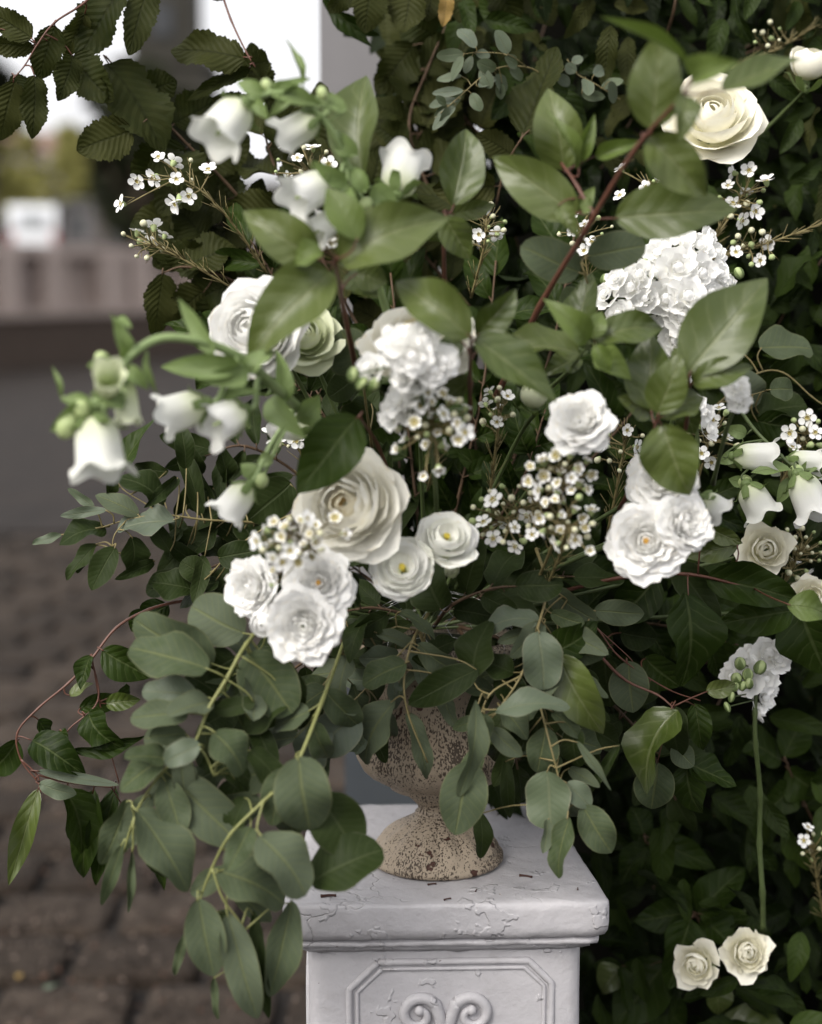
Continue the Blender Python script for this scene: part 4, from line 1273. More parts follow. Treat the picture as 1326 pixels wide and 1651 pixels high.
branch('hornbeam_branch', 'dark ribbed hornbeam leaves behind the left waxflower sprigs', CH, G_H,
       [(560, 560, 2.18), (450, 500, 2.12), (370, 450, 2.08), (300, 430, 2.06), (262, 440, 2.06)],
       [(262, 440, 250, 545, 56), (300, 430, 378, 395, 72), (290, 425, 210, 350, 60, .04), (340, 430, 262, 400, 60, .02), (370, 460, 300, 490, 70), (330, 470, 262, 520, 60, .02), (380, 470, 320, 560, 80, .02), (430, 480, 400, 400, 80, .03), (450, 520, 390, 580, 80, .03), (330, 380, 280, 330, 70, .05), (420, 500, 340, 450, 70, .01)],
       kd='hornbeam', r=.0022, mat=STEMB)
branch('hornbeam_branch', 'row of hornbeam leaves hanging at the very top beside the pillar', CH, G_H,
       [(860, -70, 2.2), (780, -50, 2.16), (690, -40, 2.12), (600, -45, 2.10), (540, -30, 2.10)],
       [(600, -30, 588, 52, 62), (668, -30, 650, 52, 64), (560, -25, 535, 20, 40, .02), (635, -35, 615, 20, 50, .03), (760, -40, 740, 30, 60, .03), (800, -40, 830, 40, 60, .03), (520, -5, 600, 75, 22, .06, 0, 'viburnum_dark'), (700, -30, 690, 30, 50, .03), (850, -30, 890, 40, 60, .04), (540, 20, 610, 60, 24, .08, 0, 'viburnum_dark')],
       kd='hornbeam', r=.0020, mat=STEMB)
branch('yellow_leaf_twig', 'single dried yellow leaf hanging at the top beside the dark hornbeam leaves', 'twig', None,
       [(760, -60, 2.14), (738, -35, 2.12), (722, -12, 2.11)], [(722, -12, 714, 42, 26)], kd='yellow', r=.0012, mat=STEMB)
branch('hornbeam_branch', 'dark hornbeam leaf with clear ribs right of the fine eucalyptus spray', CH, G_H,
       [(800, 330, 2.12), (815, 270, 2.10), (842, 222, 2.08), (860, 205, 2.08)],
       [(842, 218, 898, 76, 78), (800, 300, 700, 305, 60, .0), (830, 250, 770, 215, 50, .05), (760, 330, 640, 300, 50, .03)], kd='hornbeam', r=.0016, mat=STEMB)
branch('hornbeam_branch', 'dark leafy hornbeam branch in front of the pillar over the open bellflower', CH, G_H,
       [(760, 420, 2.26), (690, 300, 2.24), (660, 200, 2.24), (690, 110, 2.24), (720, 40, 2.24)],
       [(668, 70, 610, 148, 70), (690, 220, 640, 260, 70), (680, 110, 750, 60, 70), (665, 180, 720, 140, 60), (660, 240, 600, 200, 60), (700, 320, 640, 330, 70), (700, 60, 640, 20, 70), (720, 330, 790, 300, 70), (700, 280, 760, 240, 70), (690, 140, 640, 110, 40, .02, 0, 'young')],
       kd='hornbeam', r=.0024, mat=STEMB)

# ---- dark filler branches radiating from the urn
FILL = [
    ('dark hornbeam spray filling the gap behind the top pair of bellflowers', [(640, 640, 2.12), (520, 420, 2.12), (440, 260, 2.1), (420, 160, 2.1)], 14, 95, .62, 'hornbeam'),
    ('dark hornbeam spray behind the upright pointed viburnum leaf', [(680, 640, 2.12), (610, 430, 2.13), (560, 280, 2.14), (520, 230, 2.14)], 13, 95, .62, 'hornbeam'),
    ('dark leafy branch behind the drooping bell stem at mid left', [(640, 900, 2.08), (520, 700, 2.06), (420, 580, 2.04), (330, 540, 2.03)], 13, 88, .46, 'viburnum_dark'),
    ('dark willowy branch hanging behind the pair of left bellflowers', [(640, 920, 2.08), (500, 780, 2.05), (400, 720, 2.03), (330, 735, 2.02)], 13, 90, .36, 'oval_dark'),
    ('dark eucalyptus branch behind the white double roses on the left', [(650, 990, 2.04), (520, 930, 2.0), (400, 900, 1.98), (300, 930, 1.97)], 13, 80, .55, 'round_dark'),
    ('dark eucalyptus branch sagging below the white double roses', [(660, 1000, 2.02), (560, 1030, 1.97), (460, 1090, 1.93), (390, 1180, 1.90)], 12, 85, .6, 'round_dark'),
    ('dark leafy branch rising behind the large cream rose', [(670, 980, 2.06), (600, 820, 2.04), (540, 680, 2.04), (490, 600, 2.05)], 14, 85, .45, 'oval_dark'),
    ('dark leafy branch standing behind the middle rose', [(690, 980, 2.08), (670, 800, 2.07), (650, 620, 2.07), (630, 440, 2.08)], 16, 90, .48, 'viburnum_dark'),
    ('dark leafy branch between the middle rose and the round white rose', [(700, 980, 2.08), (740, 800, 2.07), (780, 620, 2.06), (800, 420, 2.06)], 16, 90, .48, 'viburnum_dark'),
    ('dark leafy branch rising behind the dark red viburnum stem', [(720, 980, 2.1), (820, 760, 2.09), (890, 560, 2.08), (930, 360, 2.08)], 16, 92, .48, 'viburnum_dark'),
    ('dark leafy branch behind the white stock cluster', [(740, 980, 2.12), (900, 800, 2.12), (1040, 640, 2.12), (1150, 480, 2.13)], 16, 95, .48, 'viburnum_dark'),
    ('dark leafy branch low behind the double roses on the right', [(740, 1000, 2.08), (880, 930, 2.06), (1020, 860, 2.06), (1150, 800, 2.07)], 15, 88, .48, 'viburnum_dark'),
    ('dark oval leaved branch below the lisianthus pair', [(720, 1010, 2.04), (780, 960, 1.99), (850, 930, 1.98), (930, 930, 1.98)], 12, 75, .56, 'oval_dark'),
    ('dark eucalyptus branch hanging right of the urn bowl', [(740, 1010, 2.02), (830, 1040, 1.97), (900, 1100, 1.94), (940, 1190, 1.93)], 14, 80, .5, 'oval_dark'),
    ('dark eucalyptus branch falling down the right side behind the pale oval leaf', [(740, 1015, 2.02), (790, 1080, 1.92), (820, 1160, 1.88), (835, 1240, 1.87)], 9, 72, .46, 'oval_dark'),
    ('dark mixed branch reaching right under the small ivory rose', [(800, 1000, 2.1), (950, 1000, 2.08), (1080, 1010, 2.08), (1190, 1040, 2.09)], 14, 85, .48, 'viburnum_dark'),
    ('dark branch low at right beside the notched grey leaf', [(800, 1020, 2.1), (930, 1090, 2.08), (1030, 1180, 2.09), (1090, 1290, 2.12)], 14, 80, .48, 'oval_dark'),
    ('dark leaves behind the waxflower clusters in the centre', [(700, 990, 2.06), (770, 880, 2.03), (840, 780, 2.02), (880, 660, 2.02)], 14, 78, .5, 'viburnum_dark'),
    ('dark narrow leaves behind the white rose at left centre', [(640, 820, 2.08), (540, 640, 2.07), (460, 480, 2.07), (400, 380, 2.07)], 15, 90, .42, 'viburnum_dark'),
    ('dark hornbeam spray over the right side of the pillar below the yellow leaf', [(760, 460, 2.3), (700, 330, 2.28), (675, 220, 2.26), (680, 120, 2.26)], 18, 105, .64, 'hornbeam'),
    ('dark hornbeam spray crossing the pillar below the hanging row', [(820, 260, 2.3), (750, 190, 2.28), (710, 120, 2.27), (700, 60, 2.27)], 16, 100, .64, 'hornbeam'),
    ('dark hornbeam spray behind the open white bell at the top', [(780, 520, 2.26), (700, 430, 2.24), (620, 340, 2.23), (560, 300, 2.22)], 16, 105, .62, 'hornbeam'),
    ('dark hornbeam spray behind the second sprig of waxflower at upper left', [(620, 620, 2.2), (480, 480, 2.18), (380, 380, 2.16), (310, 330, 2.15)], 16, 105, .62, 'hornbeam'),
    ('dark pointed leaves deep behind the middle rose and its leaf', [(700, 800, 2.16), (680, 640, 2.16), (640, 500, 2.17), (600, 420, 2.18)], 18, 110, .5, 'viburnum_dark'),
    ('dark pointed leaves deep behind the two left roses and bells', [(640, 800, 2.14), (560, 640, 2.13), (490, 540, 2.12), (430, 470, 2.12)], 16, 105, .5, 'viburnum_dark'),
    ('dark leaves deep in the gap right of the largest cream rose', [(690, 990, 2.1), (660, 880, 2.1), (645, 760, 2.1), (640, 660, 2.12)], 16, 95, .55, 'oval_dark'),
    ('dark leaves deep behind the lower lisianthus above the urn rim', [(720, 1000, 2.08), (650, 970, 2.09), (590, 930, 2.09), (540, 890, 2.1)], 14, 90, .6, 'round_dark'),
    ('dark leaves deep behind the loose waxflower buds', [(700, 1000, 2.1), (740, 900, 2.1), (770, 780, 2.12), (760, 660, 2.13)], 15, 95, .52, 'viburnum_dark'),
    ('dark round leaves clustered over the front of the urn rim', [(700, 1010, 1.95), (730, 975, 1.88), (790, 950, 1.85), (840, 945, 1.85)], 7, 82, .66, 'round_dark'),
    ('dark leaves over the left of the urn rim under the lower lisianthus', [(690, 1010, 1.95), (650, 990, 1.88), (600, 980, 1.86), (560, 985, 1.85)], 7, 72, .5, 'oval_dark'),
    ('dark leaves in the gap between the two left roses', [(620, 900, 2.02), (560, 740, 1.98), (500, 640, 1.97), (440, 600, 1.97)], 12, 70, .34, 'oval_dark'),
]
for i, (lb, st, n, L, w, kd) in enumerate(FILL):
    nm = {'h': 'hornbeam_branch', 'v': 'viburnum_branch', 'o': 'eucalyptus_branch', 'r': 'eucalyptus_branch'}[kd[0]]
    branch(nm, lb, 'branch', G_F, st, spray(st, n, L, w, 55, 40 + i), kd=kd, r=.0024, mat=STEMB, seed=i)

# ---- leafy shoots of the lower right corner
SH = [
    ('whorl of dark pointed leaves just above the two small ivory roses', [(1180, 1640, 2.32), (1150, 1550, 2.24), (1124, 1476, 2.18)],
     [(1122, 1474, 1202, 1396, 62), (1116, 1472, 1022, 1486, 56), (1114, 1482, 1078, 1596, 70), (1130, 1480, 1192, 1530, 62), (1150, 1482, 1214, 1484, 44, .02), (1118, 1470, 1098, 1462, 20, -.01), (1132, 1474, 1158, 1490, 22, -.02)]),
    ('dark leafy shoot right of the pedestal cap', [(1120, 1500, 2.32), (1060, 1420, 2.24), (1040, 1350, 2.2)],
     [(1050, 1352, 1158, 1400, 48), (1040, 1345, 1020, 1300, 44), (1046, 1360, 1000, 1420, 50), (1060, 1400, 1130, 1440, 56, .03), (1030, 1360, 1040, 1310, 40, .0), (1070, 1340, 1110, 1300, 44, .04)]),
    ('dark broad leaves at the bottom edge beside the pedestal shaft', [(1080, 1720, 2.3), (1040, 1640, 2.26), (1010, 1560, 2.24)],
     [(1080, 1550, 990, 1655, 95, .0), (1000, 1560, 965, 1600, 50, -.02, 0, 'viburnum'), (1160, 1650, 1290, 1665, 60, -.05, 0, 'viburnum'), (1150, 1580, 1165, 1640, 44, -.03, 0, 'viburnum'), (1040, 1600, 1110, 1660, 70, .02)]),
    ('dark shoot of pointed leaves in the hedge right of the green stock stem', [(1330, 1360, 2.3), (1290, 1280, 2.24), (1265, 1220, 2.22)],
     [(1265, 1220, 1300, 1150, 56), (1262, 1225, 1180, 1180, 60), (1270, 1240, 1330, 1290, 54), (1280, 1270, 1235, 1310, 50), (1300, 1300, 1350, 1260, 50)]),
]
for lb, st, lv in SH:
    branch('laurel_shoot', lb, 'shoot', 'leafy shoots of the hedge', st, lv, kd='viburnum_dark', r=.0022, mat=STEMB)

# ---- chicken wire over the urn
mb = MB()
uw = uc + Vector((0, 0, .262))
hexs = set()
s = .017
for i in range(-9, 10):
    for j in range(-9, 10):
        cx = s * 1.5 * i
        cy = s * math.sqrt(3) * (j + .5 * (i % 2))
        if cx * cx + cy * cy > .118 ** 2: continue
        c = [(cx + s * math.cos(k * math.pi / 3), cy + s * math.sin(k * math.pi / 3)) for k in range(6)]
        for k in range(6):
            a, b = c[k], c[(k + 1) % 6]
            key = tuple(sorted(((round(a[0], 4), round(a[1], 4)), (round(b[0], 4), round(b[1], 4)))))
            if key in hexs: continue
            hexs.add(key)
            def dome(p):
                r_ = math.hypot(*p) / .12
                an = r_ * 1.35
                q = Vector((p[0] / max(r_ * .12, 1e-6), p[1] / max(r_ * .12, 1e-6), 0)) if r_ > 1e-4 else Vector((0, 0, 0))
                return uw + q * (math.sin(an) * .098) + Vector((0, 0, math.cos(an) * .075 - .02))
            tube(mb, [dome(key[0]), dome(key[1])], .00028, .00028, 4)
o = put('wire_netting', mb.mesh('wire_netting', WIRE))
tag(o, 'galvanised chicken wire netting domed over the urn mouth under the flowers', 'wire netting')

# ================================================================ FLOWERS
def petal(mb, Rr, th0, th1, phih, curl=0.0, ruff=0.0, point=0.0, drop=.22, spiral=.07, seed=0, nu=7, nv=9, M=None, mi=0, zoff=0.0):
    rr = random.Random(seed)
    p1, p2 = rr.uniform(0, 6.28), rr.uniform(0, 6.28)
    vs, uv, fs = [], [], []
    for i in range(nu + 1):
        s = i / nu
        for j in range(nv + 1):
            t = -1 + 2 * j / nv
            s2 = s * (1 - drop * abs(t) ** 2.6 + point * (1 - abs(t)) ** 2)
            th = R(th0 + (th1 - th0) * s2)
            wf = min(1.0, .35 + s * 1.3)
            ph = t * R(phih) * wf
            r = Rr * math.sin(th)
            z = -Rr * math.cos(th) + zoff
            r += Rr * curl * s2 ** 3
            z -= Rr * curl * .45 * s2 ** 5
            r *= 1 + spiral * t
            w = Rr * ruff * s * s
            r += w * (math.sin(t * 5 + p1) + .5 * math.sin(t * 11 + p2))
            z += w * .7 * (math.sin(t * 6 + p2) + .5 * math.sin(t * 13 + p1))
            p = Vector((r * math.cos(ph), r * math.sin(ph), z))
            vs.append(M @ p if M else p)
            uv.append((s, (t + 1) / 2))
    w = nv + 1
    for i in range(nu):
        for j in range(nv):
            fs.append((i * w + j, i * w + j + 1, (i + 1) * w + j + 1, (i + 1) * w + j))
    mb.add(vs, fs, uv, mi)


# layers: radius, th0, th1, half width, curl, ruffle, point, count
GARDEN = [(.22, 25, 158, 80, .0, .04, 0, 3), (.33, 25, 148, 74, .04, .06, 0, 4), (.45, 25, 138, 66, .08, .07, 0, 5), (.57, 25, 128, 60, .12, .06, .03, 5), (.70, 25, 116, 58, .16, .05, .04, 6), (.83, 25, 102, 56, .20, .05, .05, 6), (.94, 25, 86, 54, .24, .05, .08, 6), (1.0, 25, 70, 54, .24, .05, .08, 5)]
TEA = [(.16, 20, 165, 95, 0, .01, 0, 2), (.27, 20, 156, 88, .03, .01, 0, 3), (.39, 20, 143, 84, .06, .02, .03, 3), (.52, 20, 128, 76, .12, .02, .06, 4), (.68, 20, 112, 66, .20, .03, .10, 4), (.84, 20, 96, 60, .28, .03, .14, 5), (.95, 20, 78, 56, .32, .04, .14, 5)]
DOUBLE = [(.14, 25, 146, 66, .12, .08, 0, 4), (.23, 25, 140, 56, .26, .10, 0, 6), (.32, 25, 134, 48, .36, .11, 0, 7), (.42, 25, 126, 42, .42, .10, 0, 9), (.52, 25, 117, 38, .44, .10, 0, 10), (.62, 25, 107, 36, .44, .09, 0, 11), (.72, 25, 96, 34, .42, .08, 0, 11), (.80, 25, 82, 34, .38, .07, 0, 11), (.86, 25, 64, 36, .34, .06, 0, 10)]
BALL = [(.20, 25, 160, 80, .02, .06, 0, 4), (.36, 25, 154, 66, .06, .08, 0, 6), (.52, 25, 146, 56, .10, .07, 0, 7), (.68, 25, 136, 50, .14, .06, 0, 8), (.82, 25, 122, 46, .18, .05, 0, 9), (.92, 25, 104, 42, .20, .06, 0, 9), (.97, 25, 84, 40, .20, .06, 0, 9)]
CUP = [(.46, 18, 122, 76, .04, .04, 0, 4), (.62, 18, 114, 68, .14, .03, 0, 4), (.80, 18, 102, 62, .16, .04, .02, 5), (.94, 18, 92, 60, .24, .05, .02, 5), (1.0, 18, 78, 58, .24, .05, .02, 4)]
BUDR = [(.25, 15, 168, 100, 0, .0, 0, 2), (.40, 15, 160, 90, .02, .01, .04, 3), (.55, 15, 146, 80, .06, .01, .08, 3), (.72, 15, 128, 70, .14, .02, .14, 4)]
SMALLR = [(.18, 20, 162, 92, 0, .02, 0, 2), (.30, 20, 152, 84, .04, .03, 0, 3), (.43, 20, 140, 76, .10, .05, .03, 4), (.57, 20, 126, 66, .18, .06, .06, 4), (.72, 20, 108, 58, .26, .08, .10, 4), (.86, 20, 88, 50, .30, .10, .14, 4)]
PC = {}


def frame(loc, z, spin, s):
    z = z.normalized()
    q = z.to_track_quat('Z', 'Y') @ Quaternion((0, 0, 1), spin)
    return Matrix.Translation(loc) @ q.to_matrix().to_4x4() @ Matrix.Scale(s, 4)


def sepal_mesh():
    mb = MB()
    petal(mb, .5, 15, 95, 22, .3, .05, .3, .5, 0, 3, 6, 4)
    return mb.mesh('sepal', CALYX)
SEPAL = sepal_mesh()


def rose(name, label, cat, group, x, y, d, rpx, face, spec, mat, mat_in=None, inner=0, stem=None, sepals=True, seed=None, core=None, stem_mat=STEMG):
    rr = random.Random(seed if seed is not None else int(x * 7 + y))
    z = cdir(*face)
    s = rpx * d / FPX / 1.06
    c = at(x, y, d)
    F = frame(c, z, rr.uniform(0, 6.28), s)
    basep = F @ Vector((0, 0, -1.0))
    t = thing(name, basep, label, cat, group)
    for li, (Rr, th0, th1, ph, cu, ru, po, n) in enumerate(spec):
        m_ = mat_in if (mat_in and li < inner) else mat
        a0 = rr.uniform(0, 6.28)
        for k in range(n):
            v = rr.randrange(3)
            key = (id(spec), li, v, m_.name)
            if key not in PC:
                mb = MB()
                petal(mb, Rr, th0, th1 + (v - 1) * 3, ph, cu * (.8 + .3 * v), ru, po, seed=li * 10 + v)
                PC[key] = mb.mesh('petal', m_)
            a = a0 + 2 * math.pi * k / n + rr.uniform(-.22, .22)
            M = F @ Matrix.Rotation(a, 4, 'Z') @ Matrix.Translation((0, 0, rr.uniform(-.05, .05))) @ Matrix.Rotation(R(rr.uniform(-7, 7)), 4, 'Y') @ Matrix.Scale(rr.uniform(.94, 1.07), 4)
            put('petal', PC[key], t, M)
    if core:
        mb = MB()
        for k in range(core[1]):
            a = k * 2.4
            r_ = .028 * math.sqrt(k) * core[2]
            q0, q1 = Vector((r_ * .4 * math.cos(a), r_ * .4 * math.sin(a), -.5)), Vector((r_ * math.cos(a), r_ * math.sin(a), core[3] - .12 * r_))
            tube(mb, [F @ q0, F @ q0.lerp(q1, .6), F @ q1], .012 * s, .012 * s, 4)
            ball(mb, F @ q1, .034 * s, 0, 6, 4)
        put('stamens', mb.mesh('stamens', core[0]), t)
    if sepals:
        for k in range(5):
            put('sepal', SEPAL, t, F @ Matrix.Translation((0, 0, -.55)) @ Matrix.Rotation(k * 1.2566 + .3, 4, 'Z') @ Matrix.Scale(1.25, 4))
        mb = MB()
        ball(mb, (0, 0, 0), .17 * s, 0, 10, 7, (1, 1, 1.2), None)
        me = mb.mesh('hip', CALYX)
        put('hip', me, t, Matrix.Translation(F @ Vector((0, 0, -1.06))))
    mb = MB()
    end = at(*stem) if stem else at(*U0)
    b2 = F @ Vector((0, 0, -1.1))
    back = max(0.0, proj(end)[2] - proj(b2)[2])
    tube(mb, smooth([F @ Vector((0, 0, -.9)), b2, b2 + FW * (back * .55) + (end - b2) * .12, end.lerp(b2, .25) + FW * (back * .35), end + FW * .03]), .0022, .0026, 6, knob=.15)
    put('stem', mb.mesh('stem', stem_mat), t)
    return t


G_R, G_S = 'garden roses', 'double white spray roses'
rose('garden_rose', 'largest cream garden rose with an ochre heart in the middle left of the arrangement', 'rose', G_R, 556, 812, 1.70, 77, (-.3, .12, 1), GARDEN, P_CREAM, petal_mat('ochre_petal', (0.91, 0.87, 0.72), (0.80, 0.62, 0.30), .1, .6), 2, seed=3)
rose('garden_rose', 'cream garden rose behind the ruffled stock flowers in the centre', 'rose', G_R, 672, 540, 1.68, 82, (-.05, .85, .55), GARDEN, P_CREAM, petal_mat('pale_yellow_petal', (0.88, 0.84, 0.64), (0.78, 0.68, 0.34), .1, .8), 2, seed=4)
rose('garden_rose', 'white garden rose half hidden by the big glinting viburnum leaf', 'rose', G_R, 402, 528, 1.72, 72, (-.45, .15, .9), GARDEN, P_WHITE, seed=5)
rose('garden_rose', 'ivory rose with pointed petals at upper right behind the red viburnum stem', 'rose', G_R, 1150, 180, 2.00, 72, (-.12, .42, .9), TEA, P_IVORY, seed=6, stem=(1060, 420, 2.15))
rose('rose_bud', 'half open ivory rosebud on a thorny stem at the right edge', 'rose', 'small roses in the hedge', 1308, 98, 2.08, 44, (.1, .9, .35), BUDR, P_IVORY, stem=(1180, 260, 2.2), seed=7)
rose('garden_rose', 'pale greenish rose in shade under the big glinting leaf', 'rose', G_R, 492, 540, 1.80, 46, (0, .3, 1), TEA, P_GREENISH, seed=8)
ORC = (OCHRE, 12, .8, .10)
for x, y, d, r_, f, lb, sd_ in (
        (398, 948, 1.70, 46, (-.55, .05, .8), 'leftmost white double rose of the four at lower left', 11),
        (514, 940, 1.68, 54, (-.05, .1, 1), 'white double rose with an orange heart beside the lisianthus', 12),
        (488, 1010, 1.67, 58, (-.05, -.15, 1), 'lowest white double rose of the four at lower left', 13),
        (1042, 872, 1.70, 60, (-.1, .0, 1), 'white double rose with a brown heart above the dark red branch at right', 15),
        (1066, 772, 1.72, 56, (-.3, .25, .9), 'white double rose partly behind the glossy downward viburnum leaf', 16),
        (1112, 842, 1.69, 46, (.35, .1, .8), 'white double rose turned right against the small bell', 17),
        (934, 674, 1.66, 50, (-.25, .4, .9), 'round solitary white double rose left of the viburnum sprigs', 18)):
    rose('spray_rose', lb, 'rose', G_S, x, y, d, r_, f, DOUBLE, P_WHITE, seed=sd_, core=ORC if sd_ in (12, 15) else None, sepals=False)
rose('spray_rose', 'small white rosebud tucked between the four double roses', 'rose', G_S, 424, 1006, 1.69, 28, (-.3, -.2, 1), BUDR, P_WHITE, seed=14)
rose('small_rose', 'small ivory rose right of the white double roses above the dark leaf', 'rose', 'small roses in the hedge', 1236, 886, 1.98, 40, (-.05, .1, 1), SMALLR, P_IVORY, seed=21)
rose('small_rose', 'ivory rose cut off by the right edge above the pale green leaf', 'rose', 'small roses in the hedge', 1312, 965, 2.0, 42, (-.1, .4, .8), SMALLR, P_IVORY, seed=22)
rose('small_rose', 'left of the two small ivory roses low in the hedge, tilted downward', 'rose', 'small roses in the hedge', 1122, 1558, 2.10, 36, (-.35, -.05, .9), SMALLR, P_IVORY, seed=23, stem=(1200, 1500, 2.3))
rose('small_rose', 'right of the two small ivory roses low in the hedge, ruffled and open', 'rose', 'small roses in the hedge', 1206, 1536, 2.10, 38, (-.05, .25, 1), [(a, b, c, e, f * 1.3, g + .05, 0, n + 1) for a, b, c, e, f, g, h, n in SMALLR], P_IVORY, seed=24, stem=(1240, 1450, 2.3))
LC = (PISTIL, 16, 1.1, -.05)
rose('lisianthus', 'lower white lisianthus cup showing its yellow stamens', 'lisianthus', 'white lisianthus', 648, 912, 1.72, 47, (-.15, .42, .9), CUP, petal_mat('lisianthus_petal', (.92, .92, .91), (.60, .64, .28), .02, .30), seed=31, core=LC, sepals=True)
rose('lisianthus', 'upper white lisianthus leaning right over a green bud', 'lisianthus', 'white lisianthus', 722, 862, 1.73, 45, (.22, .55, .8), CUP, bpy.data.materials['lisianthus_petal'], seed=32, core=LC, sepals=True)
rose('rose_bud', 'round green white bud hanging below the upper lisianthus', 'bud', None, 728, 919, 1.75, 17, (.2, -.5, 1), BUDR, P_GREENISH, seed=33)
rose('rose_bud', 'pale greenish closed bud above the waxflowers left of the round white rose', 'bud', None, 862, 636, 1.76, 32, (-.1, .8, .5), BUDR, P_GREENISH, seed=34)

# ---- bellflowers
def bell_mesh(name, mat, flare=1.0, seed=0):
    rr = random.Random(seed)
    mb = MB()
    nu, nv = 14, 50
    prof = [(0, .12), (.04, .25), (.12, .345), (.25, .41), (.45, .435), (.62, .445), (.74, .46), (.84, .49), (.92, .545), (1.0, .62)]
    def rad(s):
        for (a, b), (c, d) in zip(prof, prof[1:]):
            if s <= c: return b + (d - b) * (s - a) / (c - a)
        return prof[-1][1]
    ph0 = rr.uniform(0, 6)
    vs, uv, fs = [], [], []
    for i in range(nu + 1):
        s = i / nu
        for k in range(nv):
            a = 2 * math.pi * k / nv
            lob = .5 + .5 * math.cos(5 * a)
            e = max(0, (s - .7) / .3)
            r = rad(s) * (1 + .035 * math.cos(5 * a) * (1 - e)) * (1 + (flare - 1) * e)
            r += e * e * (.06 * (lob - .5) + .03 * math.sin(3 * a + ph0)) * flare
            z = s - e * .20 * (1 - lob) ** 1.3 - e ** 3 * .05 * lob * flare + .02 * e * math.sin(7 * a + ph0)
            vs.append((r * math.cos(a), r * math.sin(a), z))
            uv.append((s, k / nv))
    for i in range(nu):
        for k in range(nv):
            k2 = (k + 1) % nv
            fs.append((i * nv + k, i * nv + k2, (i + 1) * nv + k2, (i + 1) * nv + k))
    mb.add(vs, fs, uv)
    # style inside
    tube(mb, [Vector((0, 0, .05)), Vector((0, 0, .5)), Vector((.01, 0, .78))], .03, .045, 6, mi=1)
    return mb.mesh(name, [mat, BUDG])


BELLS = [bell_mesh('bell', P_BELL, 1.0, k) for k in range(2)] + [bell_mesh('bell', P_BELL, 1.0, 3)]
BELLG = [bell_mesh('bell', P_GREENISH, .9, 5)]


def calyx_mesh():
    mb = MB()
    ball(mb, (0, 0, -.05), .16, 0, 10, 6, (1.1, 1.1, .9))
    for k in range(5):
        M = Matrix.Rotation(k * 1.2566, 4, 'Z') @ Matrix.Translation((0, 0, .28))
        petal(mb, .36, 20, 96, 26, .35, .06, .35, .5, 0, k, 6, 4, M)
    return mb.mesh('calyx', CALYX)
CALM = calyx_mesh()


def bellflower(label, stem, bells, leaves=(), buds=(), r=.0042, mat=STEMP, seed=1, twigs=()):
    rr = random.Random(seed)
    rt = thing('bellflower', at(*stem[0]), label, 'bellflower', 'white bellflower stems')
    S = smooth([at(*p) for p in stem], 8)
    mb = MB()
    tube(mb, S, r, r * .6, 9)
    for b in bells:
        x0, y0, x1, y1, w, d, dd = b[:7]
        kind_ = b[7] if len(b) > 7 else 'w'
        P0, P1 = at(x0, y0, d), at(x1, y1, d + dd)
        ax_ = P1 - P0
        L = ax_.length
        q = ax_.to_track_quat('Z', 'Y') @ Quaternion((0, 0, 1), rr.uniform(0, 6.28))
        ws = w * d / FPX / 1.30
        M = Matrix.Translation(P0) @ q.to_matrix().to_4x4() @ Matrix.Diagonal((ws, ws, L, 1))
        o = put('bell', rr.choice(BELLG if kind_ == 'g' else BELLS), rt, M)
        sub('calyx', CALM, o, Matrix.Diagonal((1, 1, ws / L, 1)))
        qn = near(S, P0)
        back = P0 - ax_.normalized() * .012
        tube(mb, smooth([qn, qn.lerp(back, .6) + Vector((0, 0, .006)), back, P0]), r * .5, r * .55, 7)
    for x, y, w, h, d in buds:
        b2 = MB()
        ball(b2, (0, 0, 0), w / 2 * d / FPX, 0, 10, 8, (1, 1, h / w))
        c = at(x, y, d)
        put('bud', b2.mesh('bud', BUDG), rt, Matrix.Translation(c) @ Matrix.Rotation(rr.uniform(-.6, .6), 4, 'Y'))
        tube(mb, smooth([near(S, c), near(S, c).lerp(c, .5) + Vector((0, 0, .004)), c], 3), r * .4, r * .35, 6)
    for lf in leaves:
        x0, y0, x1, y1, w, d, dd = lf[:7]
        P0, P1 = at(x0, y0, d), at(x1, y1, d + dd)
        qn = near(S, P0)
        if (qn - P0).length > .002: tube(mb, [qn, qn.lerp(P0, .5), P0], .0012, .0008, 5)
        put('leaf', rr.choice(KIND[lf[7] if len(lf) > 7 else 'calyx']), rt, leaf_matrix(P0, P1, w * d / FPX, R(rr.uniform(-35, 35))))
    put('stem', mb.mesh('stem', mat), rt)
    return rt


bellflower('bellflower stem arching at top left with four white bells near the sky', [(640, 560, 1.80), (600, 420, 1.72), (565, 280, 1.64), (520, 190, 1.60), (455, 150, 1.58), (405, 160, 1.57)],
           [(392, 168, 338, 232, 100, 1.57, -.02), (512, 190, 446, 226, 74, 1.60, .01), (532, 292, 462, 328, 88, 1.62, -.02), (640, 312, 655, 248, 92, 1.66, .02), (548, 348, 496, 384, 66, 1.64, -.02)],
           [(430, 140, 520, 165, 34, 1.58, 0), (425, 150, 380, 130, 26, 1.57, 0), (440, 155, 500, 120, 20, 1.58, 0), (490, 140, 466, 56, 12, 1.60, 0), (560, 175, 500, 155, 30, 1.6, 0), (575, 250, 530, 210, 34, 1.62, 0), (560, 300, 505, 260, 30, 1.61, -.02), (600, 300, 640, 335, 40, 1.65, 0), (590, 310, 560, 260, 30, 1.63, 0),
            (545, 300, 575, 360, 44, 1.62, -.02), (470, 150, 440, 180, 22, 1.58, -.01), (610, 330, 660, 345, 34, 1.65, 0), (410, 160, 430, 190, 24, 1.57, -.01)],
           [(430, 138, 20, 24, 1.58), (520, 150, 18, 24, 1.59), (590, 330, 22, 28, 1.65)], seed=3)
